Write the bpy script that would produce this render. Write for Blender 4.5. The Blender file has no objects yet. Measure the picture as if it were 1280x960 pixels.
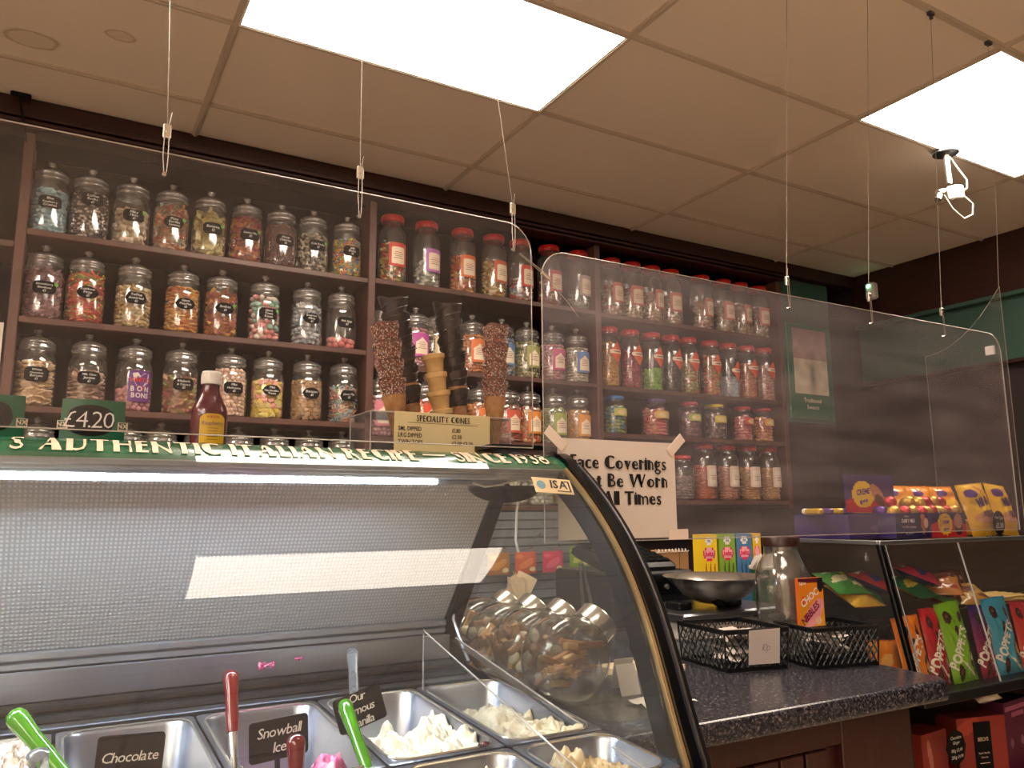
import bpy, math, random
import numpy as np
from mathutils import Matrix, Vector, noise

# ------------------------------------------------------------------ camera, world, light
S = bpy.context.scene
COL = S.collection
CZ = 1.35                       # camera height; all z below are given relative to it
YAW, PITCH, ROLL, FPX = math.radians(30.0), math.radians(9.2), math.radians(-.3355), 983.3
fw = Vector((math.sin(YAW)*math.cos(PITCH), math.cos(YAW)*math.cos(PITCH), math.sin(PITCH)))
r0 = Vector((math.cos(YAW), -math.sin(YAW), 0)); u0 = r0.cross(fw)
rt = r0*math.cos(ROLL)+u0*math.sin(ROLL); up = u0*math.cos(ROLL)-r0*math.sin(ROLL)
cam = bpy.data.cameras.new('camera'); co = bpy.data.objects.new('camera', cam); COL.objects.link(co)
m4 = Matrix.Identity(4)
for i in range(3):
    m4[i][0], m4[i][1], m4[i][2] = rt[i], up[i], -fw[i]
m4[2][3] = CZ
co.matrix_world = m4
cam.sensor_width = 36; cam.lens = FPX/1280*36; cam.clip_start = .02
S.camera = co
w = bpy.data.worlds.new('world'); S.world = w; w.use_nodes = True
w.node_tree.nodes['Background'].inputs[0].default_value = (1, .86, .72, 1)
w.node_tree.nodes['Background'].inputs[1].default_value = .02
S.view_settings.view_transform = 'Standard'; S.view_settings.look = 'None'
S.view_settings.exposure = 1.42; S.view_settings.gamma = 1
S.view_settings.use_curve_mapping = False
S.cycles.transparent_max_bounces = 40
S.cycles.max_bounces = 10
S.cycles.caustics_reflective = False; S.cycles.caustics_refractive = False
PANEL_POWER, LED_POWER = 9.0, 110.0

# ------------------------------------------------------------------ helpers
def lin(h):
    if isinstance(h, str):
        c = [int(h[i:i+2], 16)/255 for i in (0, 2, 4)]
    else: c = list(h)
    return tuple(((x+.055)/1.055)**2.4 if x > .04045 else x/12.92 for x in c)
def T(x=0, y=0, z=0):
    m = np.eye(4); m[:3, 3] = (x, y, z); return m
def Rt(ax, deg):
    return np.array(Matrix.Rotation(math.radians(deg), 4, ax))
def Sc(x, y=None, z=None):
    return np.diag((x, x if y is None else y, x if z is None else z, 1.))
UP = Rt('X', 90)                # local xy plane -> facing -Y
def frame(p, xdir, ydir):
    x = np.array(xdir, float); x /= np.linalg.norm(x); y = np.array(ydir, float); y -= x*(x@y); y /= np.linalg.norm(y)
    m = np.eye(4); m[:3, 0] = x; m[:3, 1] = y; m[:3, 2] = np.cross(x, y); m[:3, 3] = p; return m
class MB:
    def __init__(s): s.v = []; s.f = []; s.c = []; s.m = []; s.n = 0; s.col = False
    def add(s, v, f, M=None, col=None, mi=0):
        v = np.asarray(v, float)
        if M is not None: v = v@M[:3, :3].T+M[:3, 3]
        s.v.append(v)
        f = [tuple(int(i)+s.n for i in t) for t in f] if not isinstance(f, np.ndarray) else (f+s.n)
        s.f.append(f); s.n += len(v); k = len(f)
        if col is not None:
            s.col = True; col = np.asarray(col, float)
            s.c.append(np.broadcast_to(col, (k, 3)) if col.ndim == 1 else col)
        else: s.c.append(np.ones((k, 3)))
        s.m.append(np.full(k, mi, np.int32)); return s
    def box(s, x0, x1, y0, y1, z0, z1, M=None, col=None, mi=0):
        v = [(x, y, z) for z in (z0, z1) for y in (y0, y1) for x in (x0, x1)]
        return s.add(v, [(0, 2, 3, 1), (4, 5, 7, 6), (0, 1, 5, 4), (2, 6, 7, 3), (0, 4, 6, 2), (1, 3, 7, 5)], M, col, mi)
    def rbox(s, x0, x1, y0, y1, z0, z1, b, M=None, col=None, mi=0):    # box with chamfered edges
        v = []; 
        for z, i in ((z0, b), (z0+b, 0), (z1-b, 0), (z1, b)):
            for (cx, cy, sx, sy) in ((x0, y0, 1, 1), (x1, y0, -1, 1), (x1, y1, -1, -1), (x0, y1, 1, -1)):
                a = (cx+sx*(b+i), cy+sy*i, z); c = (cx+sx*i, cy+sy*(b+i), z)
                v += [c, a] if sx*sy > 0 else [a, c]
        f = [tuple(range(7, -1, -1)), tuple(range(24, 32))]
        for l in range(3):
            for k in range(8):
                a, c = l*8+k, l*8+(k+1) % 8; f.append((a, c, c+8, a+8))
        return s.add(v, f, M, col, mi)
    def lathe(s, prof, n=24, M=None, col=None, mi=0, cap=True):
        a = np.linspace(0, 2*np.pi, n, endpoint=False); v = []
        for r, z in prof: v.append(np.stack([r*np.cos(a), r*np.sin(a), np.full(n, z)], 1))
        v = np.concatenate(v); f = []
        for l in range(len(prof)-1):
            for k in range(n):
                p, q = l*n+k, l*n+(k+1) % n; f.append((p, q, q+n, p+n))
        if cap:
            f.append(tuple(range(n-1, -1, -1))); b = (len(prof)-1)*n; f.append(tuple(range(b, b+n)))
        return s.add(v, f, M, col, mi)
    def tube(s, pts, r, n=6, M=None, col=None, mi=0, close=False):
        P = [np.array(p, float) for p in pts]; N = len(P); v = []; f = []; nrm = None
        rr = r if hasattr(r, '__len__') else [r]*N
        for i in range(N):
            a, b = (P[i-1] if i or close else P[0]), (P[(i+1) % N] if i < N-1 or close else P[-1])
            t = b-a; t /= (np.linalg.norm(t)+1e-12)
            if nrm is None:
                nrm = np.cross(t, (0, 0, 1) if abs(t[2]) < .9 else (1, 0, 0))
            nrm = nrm-t*(t@nrm); nrm /= (np.linalg.norm(nrm)+1e-12); bn = np.cross(t, nrm)
            for k in range(n):
                an = 2*math.pi*k/n; v.append(P[i]+rr[i]*(math.cos(an)*nrm+math.sin(an)*bn))
        for i in range(N if close else N-1):
            for k in range(n):
                j = (i+1) % N; f.append((i*n+k, i*n+(k+1) % n, j*n+(k+1) % n, j*n+k))
        if not close: f += [tuple(range(n-1, -1, -1)), tuple(range((N-1)*n, N*n))]
        return s.add(v, f, M, col, mi)
    def prism(s, poly, z0, z1, M=None, col=None, mi=0):
        n = len(poly); v = [(x, y, z0) for x, y in poly]+[(x, y, z1) for x, y in poly]
        f = [tuple(range(n-1, -1, -1)), tuple(range(n, 2*n))]+[(k, (k+1) % n, n+(k+1) % n, n+k) for k in range(n)]
        return s.add(v, f, M, col, mi)
    def sweep(s, a, b, M=None, col=None, mi=0):      # strip between two 3D polylines
        n = len(a); return s.add(list(a)+list(b), [(k, k+1, n+k+1, n+k) for k in range(n-1)], M, col, mi)
    def grid(s, nx, ny, fn, M=None, cf=None, mi=0):
        v = [fn(i/nx, j/ny) for j in range(ny+1) for i in range(nx+1)]
        f = np.array([(j*(nx+1)+i, j*(nx+1)+i+1, (j+1)*(nx+1)+i+1, (j+1)*(nx+1)+i) for j in range(ny) for i in range(nx)])
        c = None
        if cf: c = np.array([cf((i+.5)/nx, (j+.5)/ny) for j in range(ny) for i in range(nx)])
        return s.add(v, f, M, c, mi)
    def sphere(s, r, M=None, nu=10, nv=6, col=None, mi=0):
        pr = [(max(1e-5, r*math.sin(math.pi*k/nv)), -r*math.cos(math.pi*k/nv)) for k in range(nv+1)]
        return s.lathe(pr, nu, M, col, mi, cap=False)
    def mesh(s, name, mats, smooth=False):
        me = bpy.data.meshes.new(name)
        V = np.concatenate(s.v); me.vertices.add(len(V)); me.vertices.foreach_set('co', V.ravel())
        lv = []; lt = []
        for f in s.f:
            if isinstance(f, np.ndarray): lv.append(f.ravel()); lt.append(np.full(len(f), f.shape[1]))
            else: lv.append(np.array([i for t in f for i in t])); lt.append(np.array([len(t) for t in f]))
        lv = np.concatenate(lv).astype(np.int32); lt = np.concatenate(lt).astype(np.int32)
        me.loops.add(len(lv)); me.loops.foreach_set('vertex_index', lv)
        me.polygons.add(len(lt)); ls = np.concatenate([[0], np.cumsum(lt)[:-1]]).astype(np.int32)
        me.polygons.foreach_set('loop_start', ls); me.polygons.foreach_set('loop_total', lt)
        me.polygons.foreach_set('material_index', np.concatenate(s.m))
        me.polygons.foreach_set('use_smooth', np.full(len(lt), bool(smooth)))
        if s.col:
            C = np.concatenate(s.c); C = np.repeat(np.concatenate([C, np.ones((len(C), 1))], 1), lt, axis=0)
            at = me.color_attributes.new('Col', 'FLOAT_COLOR', 'CORNER'); at.data.foreach_set('color', C.ravel())
        for m in (mats if isinstance(mats, (list, tuple)) else [mats]): me.materials.append(m)
        me.update(calc_edges=True); me.validate(); return me
    def build(s, name, mats, parent=None, smooth=False, label=None, kind=None, loc=None, sharp=40):
        me = s.mesh(name, mats, smooth)
        if smooth and sharp:
            try: me.set_sharp_from_angle(angle=math.radians(sharp))
            except Exception: pass
        return put(name, me, parent, label, kind, loc)
def put(name, me, parent=None, label=None, kind=None, loc=None):
    o = bpy.data.objects.new(name, me); COL.objects.link(o)
    if parent is not None: o.parent = parent
    if loc is not None: o.location = loc
    if label: o['label'] = label
    if kind: o['kind'] = kind
    return o
def thing(name, label, cat, loc=(0, 0, 0), rz=0, group=None):
    o = bpy.data.objects.new(name, None); COL.objects.link(o)
    o.location = (loc[0], loc[1], loc[2]+CZ); o.rotation_euler = (0, 0, math.radians(rz)); o.empty_display_size = .05
    o['label'] = label; o['category'] = cat
    if group: o['group'] = group
    return o
def tag(o, label, cat, group=None, kind=None):
    o['label'] = label; o['category'] = cat; o.location.z += CZ
    if group: o['group'] = group
    if kind: o['kind'] = kind
    return o
def struct(name, label=None):
    o = bpy.data.objects.new(name, None); COL.objects.link(o); o.location = (0, 0, CZ); o['kind'] = 'structure'
    if label: o['label'] = label
    return o
def dup(src, loc=None, rz=None):
    c = src.copy(); COL.objects.link(c)
    for ch in src.children:
        d = ch.copy(); COL.objects.link(d); d.parent = c
        for g in ch.children:
            e = g.copy(); COL.objects.link(e); e.parent = d
    if loc is not None: c.location = (loc[0], loc[1], loc[2]+CZ)
    if rz is not None: c.rotation_euler = (0, 0, math.radians(rz))
    return c

# ------------------------------------------------------------------ materials
def mat(name, col, rough=.5, metal=0., spec=.5, bump=None, var=None, trans=0., coat=0., attr=False, emis=None, sub=0., aniso=0.):
    m = bpy.data.materials.new(name); m.use_nodes = True; nt = m.node_tree; b = nt.nodes['Principled BSDF']
    if isinstance(col, str): col = lin(col)
    b.inputs['Base Color'].default_value = (*col[:3], 1)
    b.inputs['Roughness'].default_value = rough; b.inputs['Metallic'].default_value = metal
    b.inputs['Specular IOR Level'].default_value = spec; b.inputs['Coat Weight'].default_value = coat
    b.inputs['Transmission Weight'].default_value = trans
    if sub: b.inputs['Subsurface Weight'].default_value = sub; b.inputs['Subsurface Radius'].default_value = (.01, .008, .006)
    if attr:
        a = nt.nodes.new('ShaderNodeVertexColor'); a.layer_name = 'Col'; nt.links.new(a.outputs[0], b.inputs['Base Color'])
    tc = None
    if bump or var: tc = nt.nodes.new('ShaderNodeTexCoord')
    if var:                                   # (scale, colour2, low, high [, stretch])
        n = nt.nodes.new('ShaderNodeTexNoise'); n.inputs['Scale'].default_value = var[0]; n.inputs['Detail'].default_value = 5
        mp = nt.nodes.new('ShaderNodeMapping'); mp.inputs['Scale'].default_value = var[4] if len(var) > 4 else (1, 1, 1)
        nt.links.new(tc.outputs['Object'], mp.inputs[0]); nt.links.new(mp.outputs[0], n.inputs[0])
        r = nt.nodes.new('ShaderNodeValToRGB'); r.color_ramp.elements[0].position = var[2]; r.color_ramp.elements[1].position = var[3]
        r.color_ramp.elements[0].color = (*col[:3], 1); r.color_ramp.elements[1].color = (*lin(var[1]), 1)
        nt.links.new(n.outputs[0], r.inputs[0]); nt.links.new(r.outputs[0], b.inputs['Base Color'])
    if bump:                                  # (scale, strength [, stretch])
        n = nt.nodes.new('ShaderNodeTexNoise'); n.inputs['Scale'].default_value = bump[0]; n.inputs['Detail'].default_value = 4
        mp = nt.nodes.new('ShaderNodeMapping'); mp.inputs['Scale'].default_value = bump[2] if len(bump) > 2 else (1, 1, 1)
        nt.links.new(tc.outputs['Object'], mp.inputs[0]); nt.links.new(mp.outputs[0], n.inputs[0])
        q = nt.nodes.new('ShaderNodeBump'); q.inputs['Strength'].default_value = bump[1]; q.inputs['Distance'].default_value = .01
        nt.links.new(n.outputs[0], q.inputs['Height']); nt.links.new(q.outputs[0], b.inputs['Normal'])
    if emis:
        b.inputs['Emission Color'].default_value = (*emis[0], 1); b.inputs['Emission Strength'].default_value = emis[1]
    return m
def glass(name, tint=(1, 1, 1), rough=.02, refl=1., milk=0., ior=1.5, milkcol=(.8, .8, .8), blur=0., smear=None):
    """thin clear sheet: straight-through transparency, fresnel reflection, faint milkiness"""
    m = bpy.data.materials.new(name); m.use_nodes = True; nt = m.node_tree; N = nt.nodes; L = nt.links
    N.remove(N['Principled BSDF']); out = N['Material Output']
    tr = N.new('ShaderNodeBsdfTransparent'); tr.inputs[0].default_value = (*tint, 1)
    gl = N.new('ShaderNodeBsdfGlossy'); gl.inputs['Roughness'].default_value = rough
    f0 = ((ior-1)/(ior+1))**2                     # Schlick reflectance, the same from both sides of the sheet
    fr = N.new('ShaderNodeLayerWeight'); fr.inputs[0].default_value = .5
    pw = N.new('ShaderNodeMath'); pw.operation = 'POWER'; pw.inputs[1].default_value = 5; L.new(fr.outputs['Facing'], pw.inputs[0])
    mu = N.new('ShaderNodeMath'); mu.operation = 'MULTIPLY_ADD'; mu.inputs[1].default_value = (1-f0)*refl; mu.inputs[2].default_value = f0*refl; mu.use_clamp = True
    L.new(pw.outputs[0], mu.inputs[0])
    base = tr
    if blur:
        rf = N.new('ShaderNodeBsdfRefraction'); rf.inputs['Roughness'].default_value = blur; rf.inputs['IOR'].default_value = 1.1
        x = N.new('ShaderNodeMixShader'); x.inputs[0].default_value = .6; L.new(tr.outputs[0], x.inputs[1]); L.new(rf.outputs[0], x.inputs[2]); base = x
    if milk:
        df = N.new('ShaderNodeBsdfDiffuse'); df.inputs[0].default_value = (*milkcol, 1)
        dt = N.new('ShaderNodeBsdfTranslucent'); dt.inputs[0].default_value = (*milkcol, 1)
        dm = N.new('ShaderNodeMixShader'); dm.inputs[0].default_value = .5; L.new(df.outputs[0], dm.inputs[1]); L.new(dt.outputs[0], dm.inputs[2])
        x = N.new('ShaderNodeMixShader'); L.new(base.outputs[0], x.inputs[1]); L.new(dm.outputs[0], x.inputs[2])
        if smear:
            tc = N.new('ShaderNodeTexCoord'); mp = N.new('ShaderNodeMapping'); mp.inputs['Scale'].default_value = smear
            no = N.new('ShaderNodeTexNoise'); no.inputs['Scale'].default_value = 3; no.inputs['Detail'].default_value = 6
            L.new(tc.outputs['Object'], mp.inputs[0]); L.new(mp.outputs[0], no.inputs[0])
            mr = N.new('ShaderNodeMapRange'); mr.inputs[1].default_value = .35; mr.inputs[2].default_value = .75
            mr.inputs[3].default_value = milk*.6; mr.inputs[4].default_value = milk*1.7
            L.new(no.outputs[0], mr.inputs[0]); L.new(mr.outputs[0], x.inputs[0])
        else: x.inputs[0].default_value = milk
        base = x
    mx = N.new('ShaderNodeMixShader'); L.new(mu.outputs[0], mx.inputs[0]); L.new(base.outputs[0], mx.inputs[1]); L.new(gl.outputs[0], mx.inputs[2])
    L.new(mx.outputs[0], out.inputs[0]); return m
M = dict(
    tile=mat('ceiling tile', 'ece2d6', .9, bump=(160, .12)),
    tile_stain=mat('stained ceiling tile', 'ece2d6', .9, var=(3, 'd2c6b8', .4, .7)),
    rail=mat('ceiling rail', 'c8bcae', .5, bump=(60, .05)),
    wood=mat('dark mahogany', '2a1512', .38, var=(6, '3a1d17', .35, .7, (1, 1, 14)), bump=(30, .05, (1, 1, 12))),
    woodpost=mat('shelf lipping wood', '5c3a30', .45, var=(8, '482c22', .35, .7, (1, 1, .2)), bump=(40, .08, (1, 1, .1))),
    woodback=mat('shelf back board', '120a09', .75, spec=.15, var=(4, '1a0f0d', .3, .7), bump=(30, .05)),
    plank=mat('counter mahogany', '2c100c', .35, var=(5, '3d1812', .3, .7, (14, 1, 1)), bump=(30, .06, (12, 1, 1))),
    wallb=mat('dark wall paint', '221517', .7, bump=(50, .1)),
    green=mat('green wall paint', '2c4a40', .6, bump=(50, .1)),
    floor=mat('pale wood floor', 'd0bca4', .45, var=(8, 'c8b098', .3, .7)),
    cream=mat('cream shop wall', 'a89a8c', .8, bump=(40, .1)),
    worktop=mat('speckled laminate', '24242a', .22, spec=.5),
    steel=mat('brushed steel', 'a6aab4', .30, 1., bump=(60, .04, (1, 40, 1))),
    steel_dark=mat('dark brushed steel', '5c6068', .35, 1., bump=(60, .05, (1, 30, 1))),
    chrome=mat('polished steel', 'd8d2c8', .22, .9),
    alu=mat('aluminium trim', 'a4a8ae', .35, .9),
    black=mat('black plastic', '0c0d10', .35, bump=(80, .03)),
    blackg=mat('black gloss trim', '06080d', .25, spec=.3),
    rubber=mat('black rubber', '08090b', .75, spec=.2, bump=(80, .05)),
    white=mat('white plastic', 'e2dfd8', .4, bump=(60, .02)),
    paper=mat('white paper', 'cbc0b8', .8, bump=(30, .05)),
    cpaper=mat('cream card', 'd8c896', .8, bump=(30, .04)),
    ink=mat('black ink', '100e10', .7),
    chalk=mat('chalk pen', 'e8e6de', .8, bump=(200, .1)),
    slate=mat('chalk board', '0b0b0c', .75, spec=.2, bump=(120, .05)),
    redlid=mat('red plastic lid', 'b8261c', .3, coat=.3, bump=(60, .02)),
    bluelid=mat('blue plastic lid', '3a78b8', .35), purplid=mat('purple plastic lid', '5a3a78', .35),
    pinklid=mat('pink plastic lid', 'b8305a', .35), yellid=mat('yellow plastic lid', 'd8c020', .35),
    print=mat('printed film', 'ffffff', .28, attr=True, coat=.3, bump=(25, .25)),
    card=mat('printed card', 'ffffff', .5, attr=True, bump=(60, .03)),
    candy=mat('sweets', 'ffffff', .42, attr=True, bump=(120, .15)),
    wrap=mat('twist wrapped sweets', 'ffffff', .15, attr=True, coat=.6, bump=(90, .6)),
    headgreen=mat('green header vinyl', '1f5a40', .25, coat=.4, var=(1, '2c6a4c', .49, .51, (9, 1, 1))),
    headtxt=mat('pale header letters', 'f0d8c0', .4),
    sheet=None,
    jarglass=glass('jar glass', (.95, .96, .95), .10, 3.2, milk=.05, ior=1.5, milkcol=(.9, .86, .8)),
    jarlid=glass('jar lid glass', (.9, .92, .9), .16, 5.0, milk=.16, ior=1.5, milkcol=(.9, .86, .8)),
    jarplastic=glass('plastic jar', (.95, .95, .94), .12, 3.0, milk=.07, ior=1.45, milkcol=(.9, .86, .8)),
    perspex=glass('perspex', (.97, .97, .98), .05, 1.0, milk=.013, ior=1.45, milkcol=(.75, .68, .68), smear=(1.2, 1, 2.5)),
    perspex2=glass('scuffed perspex', (.95, .94, .96), .10, 1.1, milk=.065, ior=1.45, milkcol=(.75, .68, .70), smear=(1, 1, 6)),
    edge=mat('perspex edge', 'd8d0c8', .2, emis=None, trans=.4, coat=.5),
    clear=glass('clear plastic', (.97, .98, .99), .05, 1.4, milk=.03, ior=1.45),
    frontglass=glass('curved front glass', (.97, .99, .985), .012, 1.25, ior=1.52, milk=.010, milkcol=(.7, .8, .95)),
    pane=glass('cabinet glass', (.95, .97, .95), .02, 1.1, ior=1.5, milk=.014, milkcol=(.75, .8, .9)),
    wire=mat('steel wire', 'a09890', .35, .8),
    panel=mat('lit ceiling panel', 'ffffff', .5, emis=((1, .84, .68), PANEL_POWER)),
    panel_soft=mat('dimmer lit ceiling panel', 'ffffff', .5, emis=((1, .85, .70), PANEL_POWER*.36)),
    led=mat('led tube', 'ffffff', .5, emis=((.78, .88, 1), LED_POWER)),
    greenled=mat('green indicator', '30ff80', .5, emis=((.2, 1, .5), 3)),
    grape=mat('syrup', '50061c', .2, coat=.6, bump=(10, .05)),
    kraft=mat('brown cardboard', 'a87c50', .8, bump=(60, .05)),
    wafer=mat('wafer biscuit', 'bc9060', .75, var=(60, 'a8703a', .35, .7), bump=(120, .5)),
    waferp=mat('pale wafer cone', 'd8b478', .7, var=(30, 'c49c5c', .35, .7), bump=(90, .3)),
    choc=mat('dark chocolate coating', '1c0f0c', .3, coat=.3, bump=(60, .5)),
    sprink=mat('sprinkles', 'ffffff', .6, attr=True),
    icecream=mat('ice cream', 'ffffff', .5, attr=True, sub=.15, bump=(60, .5)),
    sign=mat('green price card', '0f5a3e', .3, coat=.3),
    slat=mat('grey slatwall', '6c7078', .5, bump=(40, .04, (1, 30, 1))),
    redacr=mat('red acrylic handle', '6c040a', .1, trans=.15, coat=.5), grnacr=mat('green acrylic handle', '4c9c10', .1, trans=.3, coat=.5),
    clracr=mat('clear acrylic handle', 'd8e0e8', .06, trans=.85),
)
def special():
    m = M['worktop']; nt = m.node_tree; b = nt.nodes['Principled BSDF']; tc = nt.nodes.new('ShaderNodeTexCoord')
    n = nt.nodes.new('ShaderNodeTexNoise'); n.inputs['Scale'].default_value = 130; n.inputs['Detail'].default_value = 3; n.inputs['Roughness'].default_value = .7
    r = nt.nodes.new('ShaderNodeValToRGB'); e = r.color_ramp.elements; e[0].position = .35; e[0].color = (*lin('15151a'), 1); e[1].position = .5; e[1].color = (*lin('2a2b33'), 1)
    for p, c in ((.56, '4a4a54'), (.60, '33333c'), (.66, '8a8078'), (.72, '3a3a42')):
        q = e.new(p); q.color = (*lin(c), 1)
    nt.links.new(tc.outputs['Object'], n.inputs[0]); nt.links.new(n.outputs[0], r.inputs[0]); nt.links.new(r.outputs[0], b.inputs['Base Color'])
    # embossed translucent rear door sheet
    m = mat('embossed translucent sheet', 'a8acb4', .3, spec=.4); nt = m.node_tree; b = nt.nodes['Principled BSDF']
    tc = nt.nodes.new('ShaderNodeTexCoord'); hs = []
    for ax in (0, 2):
        wv = nt.nodes.new('ShaderNodeTexWave'); wv.bands_direction = 'XYZ'[ax]; wv.inputs['Scale'].default_value = 42; wv.inputs['Distortion'].default_value = .8; wv.inputs['Detail'].default_value = 1
        nt.links.new(tc.outputs['Object'], wv.inputs[0]); hs.append(wv)
    ad = nt.nodes.new('ShaderNodeMath'); ad.operation = 'MULTIPLY'; nt.links.new(hs[0].outputs[1], ad.inputs[0]); nt.links.new(hs[1].outputs[1], ad.inputs[1])
    r = nt.nodes.new('ShaderNodeValToRGB'); r.color_ramp.elements[0].color = (*lin('b0b0b2'), 1); r.color_ramp.elements[1].color = (*lin('dcdcdc'), 1); r.color_ramp.elements[1].position = .7
    nt.links.new(ad.outputs[0], r.inputs[0]); nt.links.new(r.outputs[0], b.inputs['Base Color'])
    q = nt.nodes.new('ShaderNodeBump'); q.inputs['Strength'].default_value = .5; q.inputs['Distance'].default_value = .002
    nt.links.new(ad.outputs[0], q.inputs['Height']); nt.links.new(q.outputs[0], b.inputs['Normal'])
    M['sheet'] = m
    # ring stains on one ceiling tile (local coordinates of the tile)
    m = M['tile_stain']; nt = m.node_tree; b = nt.nodes['Principled BSDF']; tc = nt.nodes.new('ShaderNodeTexCoord')
    prev = None
    for (x, y, s) in ((.02, .16, 9), (.28, -.02, 16)):
        mp = nt.nodes.new('ShaderNodeMapping'); mp.inputs['Location'].default_value = (-x*s, -y*s*1.4, 0); mp.inputs['Scale'].default_value = (s, s*1.4, 0)
        no = nt.nodes.new('ShaderNodeTexNoise'); no.inputs['Scale'].default_value = 14
        vm = nt.nodes.new('ShaderNodeMixRGB'); vm.blend_type = 'ADD'; vm.inputs[0].default_value = .35
        nt.links.new(tc.outputs['Object'], mp.inputs[0]); nt.links.new(tc.outputs['Object'], no.inputs[0])
        nt.links.new(mp.outputs[0], vm.inputs[1]); nt.links.new(no.outputs[1], vm.inputs[2])
        ln = nt.nodes.new('ShaderNodeVectorMath'); ln.operation = 'LENGTH'; nt.links.new(vm.outputs[0], ln.inputs[0])
        r = nt.nodes.new('ShaderNodeValToRGB'); el = r.color_ramp.elements; el[0].position = 0; el[0].color = (.35, .35, .35, 1); el[1].position = 1; el[1].color = (0, 0, 0, 1)
        for p, c in ((.6, .3), (.72, 1.), (.8, .12), (.95, 0.)):
            k = el.new(p); k.color = (c, c, c, 1)
        nt.links.new(ln.outputs['Value'], r.inputs[0])
        mx = nt.nodes.new('ShaderNodeMixRGB'); mx.inputs[2].default_value = (*lin('c4b098'), 1)
        if prev is None: mx.inputs[1].default_value = (*lin('ece2d6'), 1)
        else: nt.links.new(prev.outputs[0], mx.inputs[1])
        nt.links.new(r.outputs[0], mx.inputs[0]); prev = mx
    nt.links.new(prev.outputs[0], b.inputs['Base Color'])
special()

# ------------------------------------------------------------------ lettering
_fc = {}
def glyph(ch, off=0.):
    k = (ch, off)
    if k not in _fc:
        cu = bpy.data.curves.new('t', 'FONT'); cu.body = ch; cu.size = 1; cu.resolution_u = 2; cu.offset = off
        o = bpy.data.objects.new('t', cu); COL.objects.link(o)
        me = bpy.data.meshes.new_from_object(o.evaluated_get(bpy.context.evaluated_depsgraph_get()))
        v = [tuple(x.co) for x in me.vertices]; f = [tuple(p.vertices) for p in me.polygons]
        bpy.data.objects.remove(o); bpy.data.curves.remove(cu); bpy.data.meshes.remove(me)
        _fc[k] = (np.array(v) if v else np.zeros((0, 3)), f)
    return _fc[k]
def ell(cx, cy, rx, ry, a0=0, a1=360, n=16):
    return [(cx+rx*math.cos(math.radians(a0+(a1-a0)*k/n)), cy+ry*math.sin(math.radians(a0+(a1-a0)*k/n))) for k in range(n+(a1-a0 < 360))]
def deco(ch, v):                 # heavy strokes that turn thin glyphs into a deco display face
    x0, x1, y0, y1 = v[:, 0].min(), v[:, 0].max(), v[:, 1].min(), v[:, 1].max(); cx, cy, w_, h = (x0+x1)/2, (y0+y1)/2, x1-x0, y1-y0
    W = .19; out = []
    R = lambda a, b, c=None, d=None: out.append([(a, y0 if c is None else c), (b, y0 if c is None else c), (b, y1 if d is None else d), (a, y1 if d is None else d)])
    if ch in 'BDEFHKLMNPRUbhkmnpru': R(x0, x0+W, None, .52 if ch in 'mnpru' else None)
    elif ch in 'IilT1tf|': R(cx-W/2, cx+W/2, None, (.52 if ch == 'i' else None))
    elif ch in 'COGQ0ceoqg': out.append(ell(x0+w_*.48, cy if ch != 'g' else .28, w_*.48, (h/2 if ch != 'g' else .26), 90, 270, 12)[::1])
    elif ch == 'a': out.append(ell(x0+w_*.5, .15, w_*.5, .16, 90, 270, 10)); R(x1-.09, x1, 0, .42)
    elif ch in 'Ss2358964': out.append(ell(cx, cy, w_*.24, h*.17))
    elif ch == 'A': out.append([(cx-.03, y1), (cx+.09, y1), (x1, y0), (x1-.28, y0)])
    elif ch in 'Vv': out.append([(x0, y1), (x0+.25, y1), (cx+.06, y0), (cx-.02, y0)])
    elif ch in 'Ww': out.append([(x0, y1), (x0+.24, y1), (cx-w_*.18, y0), (cx-w_*.27, y0)]); out.append([(cx-.03, y1), (cx+.20, y1), (x1-w_*.22, y0), (x1-w_*.3, y0)])
    elif ch == 'Y': R(cx-W/2, cx+W/2, y0, cy)
    return out
def text(mb, s, size, Mx, align='c', off=0., style=None, col=None, mi=0, fn=None, sx=1., slant=0., thick=.0006, gap=.07):
    x = 0; items = []
    for ch in s:
        if ch == ' ': x += .30; continue
        v, f = glyph(ch, off)
        if len(v) == 0: x += .3; continue
        dx = x-v[:, 0].min(); ps = [(v+np.array((dx, 0, 0)), f)]
        if style == 'deco':
            for p in deco(ch, v):            # cut in bands so the stroke can follow a curved surface
                ys = np.linspace(min(b for _, b in p), max(b for _, b in p), 7); q = []
                for yy in ys:
                    yc = min(max(yy, ys[0]+1e-4), ys[-1]-1e-4); xs = []
                    for k in range(len(p)):
                        (xa, ya), (xb, yb) = p[k], p[(k+1) % len(p)]
                        if (ya-yc)*(yb-yc) <= 0 and ya != yb: xs.append(xa+(xb-xa)*(yc-ya)/(yb-ya))
                    q += [(min(xs)+dx, yy, 0.), (max(xs)+dx, yy, 0.)]
                ps.append((np.array(q), [(2*k, 2*k+1, 2*k+3, 2*k+2) for k in range(6)]))
        items += ps; x += v[:, 0].max()-v[:, 0].min()+gap
    sh = {'c': -x/2, 'l': 0, 'r': -x}[align]
    for k, (v, f) in enumerate(items):
        v = v.copy(); v[:, 0] = (v[:, 0]+sh+slant*v[:, 1])*size*sx; v[:, 1] *= size; v[:, 2] = thick+(k % 2)*thick*.15
        if fn is not None: v = fn(v)
        if f: mb.add(v, f, Mx, col, mi)
    return x*size*sx
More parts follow.
